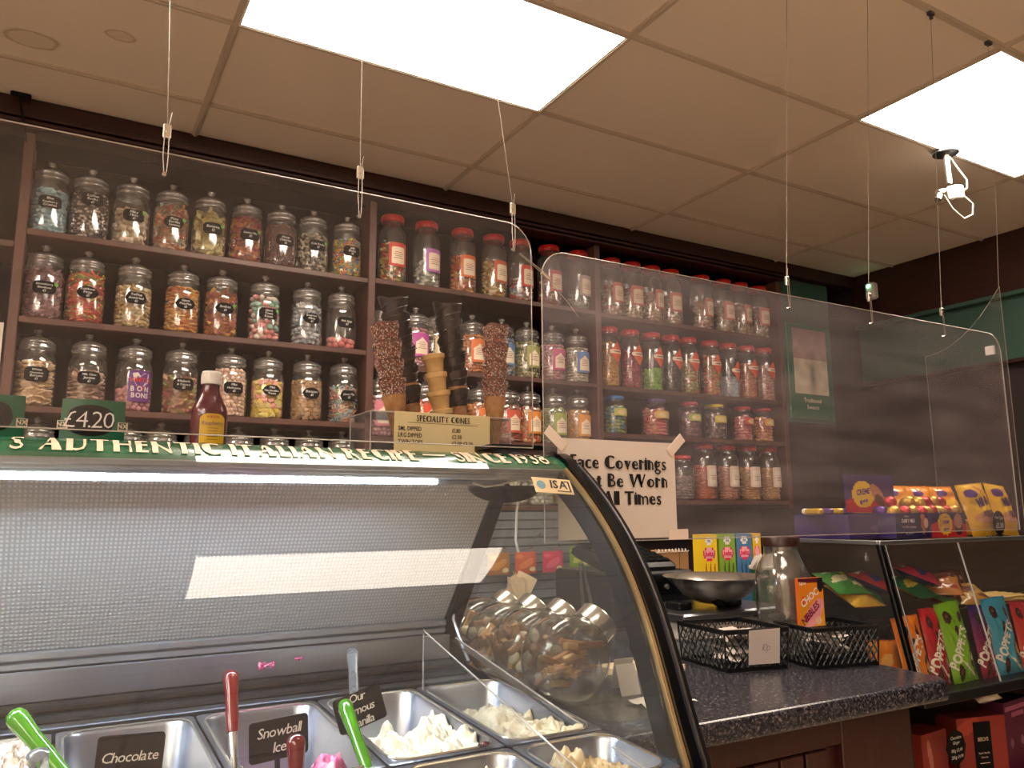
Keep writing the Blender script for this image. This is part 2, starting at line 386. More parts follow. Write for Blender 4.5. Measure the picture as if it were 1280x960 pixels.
# ------------------------------------------------------------------ ceiling and lights
H = 1.626
GX, GY = .412, 1.955
ceil = struct('ceiling')
lights = {(0, 0): 'lit rectangular ceiling panel nearest the sweet shelves', (2, -1): 'lit rectangular ceiling panel at the right, beyond the wire hung screen',
          (0, -3): 'lit rectangular ceiling panel above the freezer front', (-2, -1): 'added unseen lit ceiling panel to the far left of the freezer',
          (-3, -4): 'added unseen lit ceiling panel by the left wall', (-2, -6): 'added unseen lit ceiling panel above the shop floor behind the left light',  # far-left, left-wall, shop-floor and shop-front panels: unseen, added to brighten the ceiling
          (-3, -6): 'added unseen lit ceiling panel above the shop floor at the far left',
          (-2, -8): 'added unseen lit ceiling panel near the shop front, left of centre', (-3, -8): 'added unseen lit ceiling panel near the shop front at the left'}
tile_me = MB().box(-.587, .587, -.287, .287, 0, .02).mesh('ceiling_tile', M['tile'])
tile_st = MB().box(-.587, .587, -.287, .287, 0, .02).mesh('ceiling_tile', M['tile_stain'])
for i in range(-3, 4):
    for j in range(-9, 3):
        if (i, j) in lights: continue
        x0, x1 = GX+1.2*i, GX+1.2*(i+1); y0, y1 = GY+.6*j, GY+.6*(j+1)
        xa, ya = (x0+x1)/2, (y0+y1)/2
        if x1 > 4.83 or y1 > 3.46:
            mb = MB().box(-.587, min(.587, 4.83-xa), -.287, min(.287, 3.46-ya), 0, .02)
            o = mb.build('ceiling_tile', M['tile'], ceil, loc=(xa, ya, H+.002))
        else:
            o = put('ceiling_tile', tile_st if (i, j) == (-1, 1) else tile_me, ceil, loc=(xa, ya, H+.002))
            if (i, j) == (-1, 1): o['label'] = 'ceiling tile with brown ring stains'
XL, XR, YF, YB = GX-3.6, 4.83, -3.45, 3.75
for j in range(-9, 4):
    y = GY+.6*j
    if y < 3.46: MB().box(XL, XR, y-.013, y+.013, H-.004, H+.006).box(XL, XR, y-.006, y+.006, H-.009, H-.004).build('ceiling_rail', M['rail'], ceil)
for i in range(-3, 5):
    x = GX+1.2*i
    if x < 4.83: MB().box(x-.013, x+.013, YF, 3.46, H-.0045, H+.0055).box(x-.006, x+.006, YF, 3.46, H-.0095, H-.0045).build('ceiling_rail', M['rail'], ceil)
MB().box(XL-.1, XR+.1, YF-.1, 3.85, H+.03, H+.08).build('soffit_board', M['cream'], ceil)
for (i, j), lb in lights.items():
    x0, y0 = GX+1.2*i, GY+.6*j
    t = thing('ceiling_light', lb, 'ceiling light', (x0+.6, y0+.3, H-.006), group='flat ceiling panels')
    MB().rbox(-.586, .586, -.286, .286, 0, .010, .002).build('diffuser', M['panel_soft' if (i, j) == (0, -3) else 'panel'], t)
    fr = MB()
    for a in (-1, 1):
        fr.box(-.593, .593, a*.2895-.0035, a*.2895+.0035, -.001, .014); fr.box(a*.5895-.0035, a*.5895+.0035, -.286, .286, -.001, .014)
    fr.build('frame', M['white'], t)
t = thing('smoke_detector', 'small round white ceiling fitting above the lit panel corner', 'detector', (1.05, 1.80, H-.028))
MB().lathe([(.02, 0), (.045, .004), (.05, .015), (.05, .028)], 20).build('housing', M['white'], t, smooth=True)
t.location = (.93, 1.73, H-.028+CZ)

# ------------------------------------------------------------------ walls and floor
F = struct('floor'); MB().box(XL-.1, XR+.1, YF-.1, 3.85, -1.40, -1.35).build('floor_sheet', M['floor'], F)
wb = struct('wall_back'); MB().box(XL-.1, XR+.1, 3.78, 3.86, -1.35, H+.03).build('plaster', M['wallb'], wb)
MB().box(XL, 4.83, 3.46, 3.78, 1.545, 1.625).build('bulkhead', M['wood'], wb)
wl = struct('wall_left'); MB().box(XL-.1, XL, YF, 3.78, -1.35, H+.02).build('plaster', M['cream'], wl)
wf = struct('wall_front'); MB().box(XL, XR, YF-.1, YF, -1.35, H+.02).build('plaster', M['cream'], wf)
wr = struct('wall_right')
MB().box(4.84, 4.94, YF, 3.86, -1.35, H+.02).build('plaster', M['wallb'], wr)
MB().box(4.80, 4.84, YF, 3.46, 1.26, H).build('frieze_board', M['wood'], wr)
MB().rbox(4.775, 4.84, YF, 3.46, 1.235, 1.262, .004).build('ledge', M['green'], wr)
MB().box(4.822, 4.84, YF, 3.46, .86, 1.235).build('green_panel', M['green'], wr)
MB().rbox(4.785, 4.84, YF, 3.46, .84, .862, .004).build('ledge', M['wood'], wr)
# wood panelling of the back wall right of the shelves, with a green painted field
gp = struct('trim_1', 'dark boxed wall section with green field right of the shelves'); MB().box(4.09, 4.56, 3.505, 3.778, -1.35, 1.54).build('boxing', M['wallb'], gp); MB().rbox(4.092, 4.555, 3.497, 3.505, .56, 1.53, .002).build('board', M['green'], gp)
tr = struct('trim_2', 'moulded dark cornice over the sweet shelves')
c = MB()
for z0, z1, y in ((1.500, 1.512, 3.455), (1.512, 1.520, 3.475), (1.520, 1.534, 3.448), (1.534, 1.540, 3.47), (1.540, 1.556, 3.438), (1.556, 1.575, 3.452)):
    c.rbox(XL, 4.09, y, 3.56, z0, z1, .002)
c.build('moulding', M['wood'], tr)

# ------------------------------------------------------------------ shelving
SY, SD = 3.50, 3.76
sh = thing('shelf_unit', 'dark mahogany wall shelving in tall bays full of sweet jars', 'shelves', (1.9, 3.6, -1.35))
ox, oy, oz = 1.9, 3.6, -1.35
def sbox(name, m, x0, x1, y0, y1, z0, z1, label=None):
    return MB().rbox(x0-ox, x1-ox, y0-oy, y1-oy, z0-oz, z1-oz, .003).build(name, m, sh, label=label)
sbox('back_panel', M['woodback'], XL+.02, 4.08, 3.762, 3.777, .008, 1.50)
posts = [-1.6, -.19, 1.245, 2.585, 4.065]
for x in posts: sbox('upright', M['woodpost'], x-.018, x+.018, SY-.006, SD, .008, 1.50)
bays = {0: (posts[0], posts[1], [1.05, .55, .05]), 1: (posts[1], posts[2], [1.11, .757, .41, .06]),
        2: (posts[2], posts[3], [1.117, .70, .352, .03]), 3: (posts[3], posts[4], [1.11, .695, .428, .058])}
for k, (a, b, zs) in bays.items():
    for z in zs: sbox('shelf_board', M['woodpost'], a+.018, b-.018, SY, SD, z-.026, z)
sbox('top_board', M['woodback'], XL+.02, 4.08, SY+.06, SD, 1.50, 1.52)
# slatwall below the shelves, then the back counter
slw = thing('slatwall', 'grey slatwall panel with display hooks below the shelves', 'slatwall', (2.3, 3.5, -.436))
for k in range(10):
    MB().rbox(-1.02, .42, 0, .012, .002+k*.0435, .002+k*.0435+.038, .002).build('slat', M['slat'], slw)
MB().box(-1.02, .42, .012, .02, 0, .435).build('backing', M['steel_dark'], slw)
bc = thing('back_counter', 'dark back counter top under the slatwall behind the freezer', 'counter', (1.6, 3.3, -1.35))
MB().rbox(-1.6, 2.4, -.28, .19, .87, .91, .004).build('top', M['worktop'], bc)
MB().box(-1.58, 2.38, -.24, .46, 0, .87).build('base', M['plank'], bc)

# ------------------------------------------------------------------ sweets and jars
rng = np.random.default_rng(7)
def unit(style, s):
    mb = MB()
    if style == 'ball': mb.sphere(s*.5, nu=7, nv=5)
    elif style == 'cushion': mb.rbox(-s*.5, s*.5, -s*.4, s*.4, -s*.3, s*.3, s*.14)
    elif style == 'cube': mb.rbox(-s*.5, s*.5, -s*.45, s*.45, -s*.45, s*.45, s*.08)
    elif style == 'disc': mb.lathe([(s*.35, -s*.16), (s*.55, -s*.08), (s*.55, s*.08), (s*.35, s*.16)], 8)
    elif style == 'bean': mb.sphere(s*.4, Sc(1.6, 1, .9), 7, 5)
    elif style == 'stick': mb.rbox(-s*1.5, s*1.5, -s*.16, s*.16, -s*.16, s*.16, s*.04)
    elif style == 'ring': mb.tube([(s*.4*math.cos(a), s*.4*math.sin(a), 0) for a in np.linspace(0, 2*math.pi, 8, False)], s*.16, 4, close=True)
    elif style == 'strip':
        p = [(-s*1.2+s*2.4*k/5, 0, s*.25*math.sin(k*1.6)) for k in range(6)]
        mb.sweep([(a, -s*.3, c+s*.07) for a, _, c in p], [(a, s*.3, c+s*.07) for a, _, c in p]); mb.sweep([(a, s*.3, c-s*.07) for a, _, c in p], [(a, -s*.3, c-s*.07) for a, _, c in p])
    elif style == 'twist':
        mb.rbox(-s*.45, s*.45, -s*.3, s*.3, -s*.3, s*.3, s*.1)
        for a in (-1, 1): mb.add([(a*s*.42, 0, 0), (a*s*.85, -s*.35, s*.1), (a*s*.95, 0, -s*.1), (a*s*.85, s*.35, s*.12)], [(0, 1, 2), (0, 2, 3)])
    v = np.concatenate(mb.v); f = [t for ch in mb.f for t in (ch.tolist() if isinstance(ch, np.ndarray) else ch)]
    return v, f
def fill(r, h, style, s, cols, base=None, core=True, flat=0.35):
    mb = MB(); cols = [np.array(lin(c)) for c in cols]; v0, f0 = unit(style, s); mean = sum(cols)/len(cols)
    if core: mb.lathe([(r-s*.9, .001), (r-s*.9, max(.004, h-s*.9))], 14, col=mean*np.array(.9) if base is None else lin(base))
    pos = []; z = s*.5; row = 0
    dz = s*(.62 if style in ('disc', 'stick', 'strip') else .86)
    step = s*(1.5 if style in ('stick', 'strip') else 1.0 if style != 'twist' else 1.25)
    while z < h-s*.2:
        n = max(5, int(2*math.pi*(r-s*.5)/step))
        for k in range(n):
            a = 2*math.pi*(k+.5*(row % 2)+rng.uniform(-.2, .2))/n
            if math.sin(a) > .35: continue
            rr = r-s*.52-rng.uniform(0, s*.15)
            pos.append((rr*math.cos(a), rr*math.sin(a), z+rng.uniform(-.15, .15)*s, a))
        z += dz; row += 1
    for k in range(int((r/s)**2*2.2)):
        q = (r-s*.6)*math.sqrt(rng.uniform()); a = rng.uniform(0, 6.28)
        pos.append((q*math.cos(a), q*math.sin(a), h-s*.5+rng.uniform(-.3, .35)*s, a))
    V = []; Fq = []; C = []; n0 = 0
    for (x, y, z, a) in pos:
        az = a+math.pi/2+rng.normal()*(flat*(.5 if style in ('stick', 'strip') else 3)); tilt = rng.normal()*(.3 if style in ('stick', 'strip', 'disc') else 1.2)
        if style in ('ring',): R = np.array(Matrix.Rotation(a, 3, 'Z')@Matrix.Rotation(math.pi/2+rng.normal()*.7, 3, 'Y'))
        else: R = np.array(Matrix.Rotation(az, 3, 'Z')@Matrix.Rotation(tilt, 3, 'X')@Matrix.Rotation(rng.normal()*.35, 3, 'Y'))
        V.append(v0@R.T+(x, y, max(z, s*.4)))
        c = cols[rng.integers(len(cols))]*rng.uniform(.82, 1.12)
        Fq += [tuple(i+n0 for i in t) for t in f0]; C.append(np.tile(c, (len(f0), 1))); n0 += len(v0)
    V = np.concatenate(V); q = np.hypot(V[:, 0], V[:, 1]); k = np.minimum(1, (r-.0015)/np.maximum(q, 1e-6)); V[:, 0] *= k; V[:, 1] *= k; V[:, 2] = np.maximum(V[:, 2], .0005)
    mb.add(V, Fq, None, np.clip(np.concatenate(C), 0, 1)); return mb
def bend(R, dz=0.):
    def g(v):
        o = v.copy(); a = v[:, 0]/R; o[:, 0] = (R+v[:, 2])*np.sin(a); o[:, 1] = -(R+v[:, 2])*np.cos(a); o[:, 2] = v[:, 1]+dz; return o
    return g
def plate(mb, w_, h_, R, dz, th=.0012, rad=.22, off=0., col=None, mi=0, shape='rect', x=0):
    """a thin label curved round a jar"""
    if shape == 'rect':
        c = min(w_, h_)*rad; pts = []
        for (sx, sy, a0) in ((1, 1, 0), (-1, 1, 90), (-1, -1, 180), (1, -1, 270)):
            pts += [(x+sx*(w_/2-c)+c*math.cos(math.radians(a0+a)), sy*(h_/2-c)+c*math.sin(math.radians(a0+a))) for a in (0, 45, 90)]
    elif shape == 'oval': pts = [(a+x, b) for a, b in ell(0, 0, w_/2, h_/2, n=20)]
    elif shape == 'diamond': pts = [(x+w_/2, 0), (x, h_/2), (x-w_/2, 0), (x, -h_/2)]
    elif shape == 'hex': pts = [(x+w_/2, 0), (x+w_*.36, h_/2), (x-w_*.36, h_/2), (x-w_/2, 0), (x-w_*.36, -h_/2), (x+w_*.36, -h_/2)]
    elif shape == 'arch': pts = [(x+w_/2, -h_/2), (x+w_/2, h_*.2), (x+w_*.2, h_*.34), (x, h_/2), (x-w_*.2, h_*.34), (x-w_/2, h_*.2), (x-w_/2, -h_/2)]
    # slice the outline in columns so that it bends smoothly
    xs = np.linspace(min(p[0] for p in pts), max(p[0] for p in pts), 9); top = []; bot = []
    n = len(pts)
    for xx in xs:
        ys = []
        xq = min(max(xx, xs[0]+1e-5), xs[-1]-1e-5)
        for k in range(n):
            (xa, ya), (xb, yb) = pts[k], pts[(k+1) % n]
            if (xa-xq)*(xb-xq) <= 0 and xa != xb: ys.append(ya+(yb-ya)*(xq-xa)/(xb-xa))
        top.append((xx, max(ys))); bot.append((xx, min(ys)))
    g = bend(R, dz); A = lambda L, o: g(np.array([(a, b, o) for a, b in L]))
    mb.sweep(A(bot, off+th), A(top, off+th), None, col, mi); mb.sweep(A(top, off), A(bot, off), None, col, mi)
    mb.sweep(A(top, off+th), A(top, off), None, col, mi); mb.sweep(A(bot, off), A(bot, off+th), None, col, mi)
# knob lidded glass jar
def glass_jar_proto():
    b = MB().lathe([(.001, .003), (.062, .002), (.068, .010), (.070, .03), (.0705, .17), (.068, .195), (.058, .213), (.055, .222), (.055, .228)], 32, cap=False).mesh('body', M['jarglass'], True)
    l = MB().lathe([(.060, .224), (.0645, .228), (.0655, .238), (.0615, .247), (.0615, .250), (.0635, .254), (.062, .262), (.05, .274), (.034, .284), (.016, .291), (.011, .294)], 32, cap=False).mesh('lid', M['jarlid'], True)
    k = MB().lathe([(.011, .293), (.009, .297), (.0145, .303), (.0175, .309), (.0145, .316), (.007, .3195), (.001, .320)], 20, cap=False).mesh('knob', M['jarlid'], True)
    return b, l, k
JB = glass_jar_proto()
def plastic_jar_proto():
    b = MB().lathe([(.001, .003), (.052, .002), (.059, .010), (.061, .03), (.061, .245), (.058, .27), (.048, .292), (.044, .300), (.044, .322)], 28, cap=False).mesh('body', M['jarplastic'], True)
    p = [(.047, .318)]
    l = MB().lathe([(.044, .320), (.0485, .320), (.049, .324), (.049, .350), (.046, .354), (.001, .355)], 28, cap=False)
    for k in range(28):
        a = 2*math.pi*k/28; l.box(.0475, .0500, -.0018, .0018, .324, .348, Rt('Z', math.degrees(a)))
    return b, l
PB, PLid = plastic_jar_proto(); PLM = {k: PLid.mesh('lid', M[k], True) for k in ('redlid', 'bluelid', 'purplid', 'pinklid', 'yellid')}
ORD = ['first', 'second', 'third', 'fourth', 'fifth', 'sixth', 'seventh', 'eighth', 'ninth', 'tenth']
def chalk_label(t, lines, shape='rect', w_=.080, h_=.050, dz=.125, x=.006, sticker=False, R=.0712):
    mb = MB(); plate(mb, w_, h_, R, dz, shape=shape, x=x); o = mb.build('label', M['slate'], t, label='black chalkboard label')
    tb = MB(); n = len(lines); sz = min(.0165, h_*.88/max(1, n))
    for k, s_ in enumerate(lines):
        text(tb, s_, sz*(1.0 if len(s_) < 9 else .82), None, fn=lambda v, k=k: bend(R+.0014, dz)(v+np.array((x, ((n-1)/2-k)*sz*.93-sz*.33, 0))), slant=.1)
    tb.build('lettering', M['chalk'], o)
    if sticker: 
        sb = MB(); plate(sb, .016, .016, R+.0006, dz+h_*.35, shape='oval', x=x+w_*.5); sb.build('sticker', M['card_green'], t, label='small round green sticker')
M['card_green'] = mat('green sticker', '6cb04a', .5, bump=(40, .02))
def glass_jar(x, z, lb, y=3.585, rz=0, group=None, s=1.055):
    t = thing('glass_jar', lb, 'jar', (x, y, z), rz, group); t.scale = (s, s, 1)
    put('body', JB[0], t); l = put('lid', JB[1], t); put('knob', JB[2], l); return t
def sweets(x, z, h, style, s, cols, lb, mt='candy', r=.0695, y=3.585, group=None, base=None):
    mb = fill(r, min(.205 if r > .065 else .27, h*1.08), style, s, cols, base); o = mb.build('sweets', M[mt], None); o.location = (x, y, z+.004)
    return tag(o, lb, 'sweets', group, 'stuff')
PK, MV, OR, YE, GR, BL, RD, CRM, WH, BR, DK = 'e8a0a8', 'c49aa4', 'e07c3c', 'e8cc60', '9cc070', '88b4c8', 'c03030', 'e8d8b0', 'efe6dc', '9a6c48', '2c1c18'
rowL1 = [(-.108, 'pale blue crushes', .17, 'cushion', .021, ['9cc4cc', 'a8ccd4', '8cb8c4'], ['Blue', 'Raspberry', 'Crushes'], 'rect'),
         (.040, 'dark speckled sweets', .185, 'bean', .012, ['30201c', '3a2a24', '28181a', 'e0d4c8'], ['Coffee', 'Rocks', '£1'], 'rect'),
         (.196, 'cream humbugs', .15, 'cushion', .03, ['d8c4a4', 'c4aa88', 'e4d4bc'], ['Milky', 'Mints', '£1'], 'rect'),
         (.353, 'pastel fizzy strips', .19, 'strip', .022, ['e8a070', 'e8b890', 'a8c0a8', 'e07858', 'e8c8a0'], ['Fizzy', 'Bottles', 'Sweets'], 'hex'),
         (.511, 'pale yellow slabs', .195, 'strip', .034, ['e8d890', 'e0cc78', 'f0e4ac'], ['Bananas', '£1'], 'rect'),
         (.670, 'pink and orange fruit slices', .19, 'strip', .026, ['c83c60', 'e08c40', 'e8b048', 'b02c54', 'e8a060'], ['Sweet Mix', '£1'], 'rect'),
         (.826, 'small dark red sweets', .18, 'ball', .012, ['4c1c1c', '5c2424', '3c1818', '6c3430'], ['Hazel', 'Cherries', '£1'], 'rect'),
         (.977, 'black and cream mints', .17, 'cushion', .017, ['2c2420', 'd8ccb0', '3c302c', 'a89c84'], ['Cola Rocks', '£1'], 'rect'),
         (1.143, 'rainbow coloured beans', .175, 'bean', .014, ['e0903c', '4c90a8', '8cac48', 'e8c848', 'd86838', '5878a8'], ['Jelly', 'Beans', '£1'], 'rect')]
rowL2 = [(-.101, 'mauve laces', .20, 'strip', .020, ['c89ca4', 'd8acb0', 'b88894'], ['Strawberry', 'Shoelaces', '£1'], 'rect'),
         (.050, 'red, yellow and green sticks', .20, 'stick', .019, ['d03c28', 'e86030', 'd8c050', '8ca040', 'c83028'], ['Rainbow', 'Fizzy', '£1'], 'oval'),
         (.227, 'golden wrapped toffees', .17, 'twist', .020, ['d8b878', 'e8d0a0', 'b89458', 'c8b088'], ['Toffee', 'Assorted', '£1'], 'hex'),
         (.418, 'orange and yellow jellies', .195, 'disc', .024, ['e09848', 'e8b058', 'd87c38', 'e8c468'], ['Giant', 'Peaches', '£1'], 'oval'),
         (.579, 'orange, pink and yellow jellies', .19, 'strip', .026, ['d88840', 'c8586c', 'e8b84c', 'b86484', 'e8a050'], ['Snakes', '£1'], 'oval'),
         (.766, 'pink, mint and white twists', .20, 'bean', .030, ['e88c8c', '9cd0bc', 'f0e0d4', 'a4d4c4', 'e49c94'], ['Giant', 'Twist', 'Kisses'], 'rect'),
         (.960, 'clear wrapped white sweets', .185, 'twist', .024, ['c0c4c8', 'a8acb4', '8c9098', 'dcdcdc'], ['Everton', 'Mints', '£1'], 'oval'),
         (1.126, 'a few pink balls at the bottom', .045, 'ball', .030, ['e89088', 'e07c78', 'f0a09c'], ['Pink Eggs', '£1'], 'rect')]
rowL3 = [(-.101, 'cream white chocolate buttons', .165, 'disc', .028, ['e8c89c', 'dcb888', 'f0d4b0'], ['White', 'Chocolate', 'Buttons', '£1'], 'rect'),
         (.079, 'speckled milk chocolate buttons', .15, 'disc', .026, ['a8846c', 'c09c84', '8c6858', 'd0b09c'], ['Milk Choc', 'Jazzies', '£1'], 'rect'),
         (.251, 'pink bonbons with a purple card', .10, 'ball', .022, ['d89098', 'c88088', 'e0a0a4'], None, None),
         (.430, 'pink, green and yellow jellies', .14, 'strip', .024, ['e08488', 'b8c868', 'e8b890', 'd86c78', 'e8dc90'], ['Rhubarb', '& Custard', '£1'], 'rect'),
         (.633, 'pale pink bonbons', .19, 'ball', .020, ['e8c4ac', 'e0b8a4', 'f0d0b8'], ['Mini', 'Mushrooms', '£1'], 'rect'),
         (.795, 'yellow and pink marshmallow pieces', .155, 'cube', .024, ['e8d060', 'e8a094', 'f0dc88', 'e0c040'], ['Mini', 'Marshmallow', 'Twist'], 'oval'),
         (.972, 'tan fudge cubes', .165, 'cube', .021, ['b48c60', 'a47c50', 'c49c70', '94704c'], ['Bananas', '£1'], 'oval'),
         (1.146, 'multicoloured fizzy rings', .15, 'ring', .024, ['d08470', '88a4b0', 'd8a480', 'c86c60', '7cb08c', 'd8c0a0'], ['Jazzy Mix', '£1'], 'hex')]
for z, row, nm in ((1.11, rowL1, 'the top left shelf'), (.757, rowL2, 'the middle left shelf'), (.41, rowL3, 'the third left shelf')):
    for k, (x, d, h, st, s, cols, lines, shp) in enumerate(row):
        t = glass_jar(x, z, f'glass jar of {d}, {ORD[k]} on {nm}', group='glass sweet jars on '+nm)
        sweets(x, z, h, st, s, cols, f'{d} inside the {ORD[k]} jar on {nm}', 'wrap' if st == 'twist' else 'candy', group='sweets in jars on '+nm)
        if lines: chalk_label(t, lines, shp, dz=.125 if k != 1 or z < 1 else .165, w_=.080, h_=.050 if len(lines) < 4 else .058, sticker=(k in (2, 3, 4, 5, 7) and z > 1) or (k in (0, 4, 5) and .7 < z < .8))
        else:                                        # big purple card
            mb = MB(); plate(mb, .086, .128, .0712, .105, rad=.03, x=.02); o = mb.build('label', M['purple_card'] if 'purple_card' in M else M.setdefault('purple_card', mat('purple card', '5c2470', .4, bump=(40, .02))), t, label='large purple printed card')
            tb = MB()
            g = lambda v: bend(.0726, .105)(v+np.array((.02, 0, 0)))
            hz = np.array([(-.030, .052, .0003), (-.012, .056, .0003), (0, .040, .0003), (.014, .056, .0003), (.032, .050, .0003), (.030, .014, .0003), (.012, .000, .0003), (-.014, .000, .0003), (-.024, .018, .0003)])
            tb.add(g(hz), [tuple(range(9))], None, None, 0); tb.add(g(np.array([(-.012, -.018, .0003), (.012, -.018, .0003), (.012, 0, .0003), (-.012, 0, .0003)])), [(0, 1, 2, 3)], None, None, 1)
            text(tb, 'VIMTO', .026, None, fn=lambda v: g(v+np.array((.0, .016, .0006))), off=.03, mi=1, sx=.95)
            text(tb, 'B O N', .030, None, fn=lambda v: g(v+np.array((.0, -.022, .0004))), off=.035, mi=0, sx=.8)
            text(tb, 'BONS', .028, None, fn=lambda v: g(v+np.array((.002, -.048, .0004))), off=.035, mi=0, sx=.85)
            tb.build('lettering', [M['paper'], M['redlid']], o)
for k, x in enumerate([-.079, .1, .239, .368, .523, .681, .836, .992, 1.146]):
    d, cols = [('pale mints', ['d8d8cc', 'e8e4d8']), ('brown toffees', ['8c6040', 'a07048']), ('cola cubes', ['7c3020', '8c3c2c']), ('lemon sherbets', ['e0c850', 'e8d470']), ('green limes', ['7c9c48', '90ac5c'])][k % 5]
    glass_jar(x, .06, f'glass jar of {d}, {ORD[k]} on the lowest left shelf, mostly hidden', group='glass jars on the lowest left shelf')
    sweets(x, .06, .15, 'cushion', .024, cols, f'{d} inside the {ORD[k]} jar on the lowest left shelf', group='sweets in jars on the lowest left shelf')
# printed labels of the middle and right bays
def printed(t, col, R=.0622, w_=.082, h_=.12, dz=.14, shape='arch', inner='e8d8bc', x=.006, rows=4):
    mb = MB(); plate(mb, w_, h_, R, dz, rad=.05, x=x, col=lin(col))
    plate(mb, w_*.72, h_*.72, R+.0007, dz-h_*.04, th=.0012, rad=.08, shape=shape, x=x, col=lin(inner))
    for k in range(rows): plate(mb, w_*(.5 if k % 2 else .38), h_*.025, R+.0016, dz+h_*(.10-.085*k), th=.0008, x=x, col=lin('8a5a50' if k else col), rad=.1)
    return mb.build('label', M['card'], t, label='printed paper label')
def plastic_jar(x, z, lb, lid='redlid', y=3.585, group=None, s=1.17, sz=1.):
    t = thing('plastic_jar', lb, 'jar', (x, y, z), rng.uniform(-6, 10), group); t.scale = (s, s, sz)
    put('body', PB, t); put('lid', PLM[lid], t); return t
M1 = [(1.379, 'gold, red and green wrapped toffees', .19, ['b84030', 'c8a048', '4c6c38', 'd8c060', 'c83028'], 'c84030'), (1.566, 'silver and green wrapped mints', .13, ['c8c8b8', '7c9060', 'e0dcd0', '8890a0'], 'b06cb0'),
      (1.772, 'orange and gold wrapped sweets', .22, ['c86430', 'd89440', 'b84828', 'e0b060'], 'd86c2c'), (1.960, 'yellow and red wrapped sweets', .22, ['c8a850', 'd8c880', 'b06c40', 'e0d090'], 'c86040'),
      (2.125, 'red, white and blue wrapped sweets', .12, ['c03c34', '7c94a0', 'd8d0c8', 'b85048'], 'c84838'), (2.314, 'dark red wrapped sweets', .15, ['8c2c28', '602020', 'b84840', 'c8b0a0'], 'c06068'), (2.511, 'green and clear wrapped sweets', .10, ['7c9480', 'a8b4a0', '587058'], 'b8a8a0')]
for k, (x, d, h, cols, lc) in enumerate(M1):
    t = plastic_jar(x, 1.117, f'red lidded jar of {d}, {ORD[k]} on the top middle shelf', group='red lidded jars on the top middle shelf')
    sweets(x, 1.117, h, 'twist', .021, cols, f'{d} inside the {ORD[k]} jar on the top middle shelf', 'wrap', r=.066, group='sweets in jars on the top middle shelf')
    printed(t, lc, shape='rect')
M2 = [(1.335, 'pink sweets', ['d8909c', 'e0a8b0'], 'c8a8a8'), (1.511, 'pink sugared sweets', ['e0a8b4', 'd898a8'], 'b84898'), (1.629, 'cream and black sweets', ['d8ccb0', '48403c', 'c8b898'], 'c8b48c'), (1.830, 'orange sweets', ['d88850', 'e09c68'], 'd8743c'),
      (2.007, 'blue and white sweets', ['88a0c0', 'd8d8d8', '5c78a0'], '5c84b8'), (2.162, 'cream and green sweets', ['d8d0a4', 'b8b478', 'e8e0c0', '707848'], '9c9c58'), (2.327, 'pink and cream sweets', ['d090a0', 'e0c0b8'], 'c05c84'), (2.489, 'white mint sweets', ['d8d0bc', 'e8e0d0', 'c8c0ac'], '6484b8')]
for k, (x, d, cols, lc) in enumerate(M2):
    t = glass_jar(x, .70, f'knob lidded jar of {d}, {ORD[k]} on the second middle shelf', group='labelled glass jars on the second middle shelf')
    sweets(x, .70, .185, 'bean', .019, cols, f'{d} inside the {ORD[k]} jar on the second middle shelf', group='sweets in jars on the second middle shelf')
    printed(t, lc, R=.0712, w_=.085, h_=.118, dz=.115)
M3 = [(1.321, 'pink bonbons', ['d8909c', 'e4a8ac'], 'd07888'), (1.449, 'peach sweets', ['e0a878', 'd89868'], 'd88c58'), (1.568, 'red and orange sweets', ['d85c34', 'e08444'], 'd8502c'), (1.717, 'yellow sweets', ['e8c83c', 'e0b830'], 'e0b42c'), (1.873, 'orange jellies', ['d87c3c', 'e09450'], 'd8783c'),
      (2.039, 'red and cream sweets', ['c84838', 'd8a088', 'e0c0a8'], 'd05844'), (2.168, 'orange, red and cream sweets', ['d87c38', 'c8402c', 'e8d0a0'], 'd88838'), (2.331, 'green and cream sweets', ['a8b868', 'd0d0a0', '8ca050'], '9cac50'), (2.490, 'amber sweets', ['d89c48', 'e0b468', 'c88838'], 'd8943c')]
for k, (x, d, cols, lc) in enumerate(M3):
    t = glass_jar(x, .352, f'knob lidded jar of {d}, {ORD[k]} on the third middle shelf', group='labelled glass jars on the third middle shelf')
    sweets(x, .352, .18, ('ball', 'disc')[k % 2], .022, cols, f'{d} inside the {ORD[k]} jar on the third middle shelf', group='sweets in jars on the third middle shelf')
    printed(t, lc, R=.0712, w_=.085, h_=.118, dz=.11)
for k, (x, d, cols) in enumerate([(1.92, 'peach sweets', ['d8a070', 'e0b080']), (2.08, 'cream bonbons', ['e0d4c0', 'ece0d0']), (2.24, 'white bonbons', ['dcd8cc', 'e8e4d8']), (2.40, 'yellow bonbons', ['e0c888', 'e8d49c']), (2.52, 'lemon bonbons', ['e0d080', 'e8dc98'])]):
    glass_jar(x, .03, f'glass jar of {d}, {ORD[k]} of five on the lowest middle shelf', group='glass jars on the lowest middle shelf')
    sweets(x, .03, .19, 'ball', .026, cols, f'{d} inside the {ORD[k]} of five jars on the lowest middle shelf', group='sweets in jars on the lowest middle shelf')
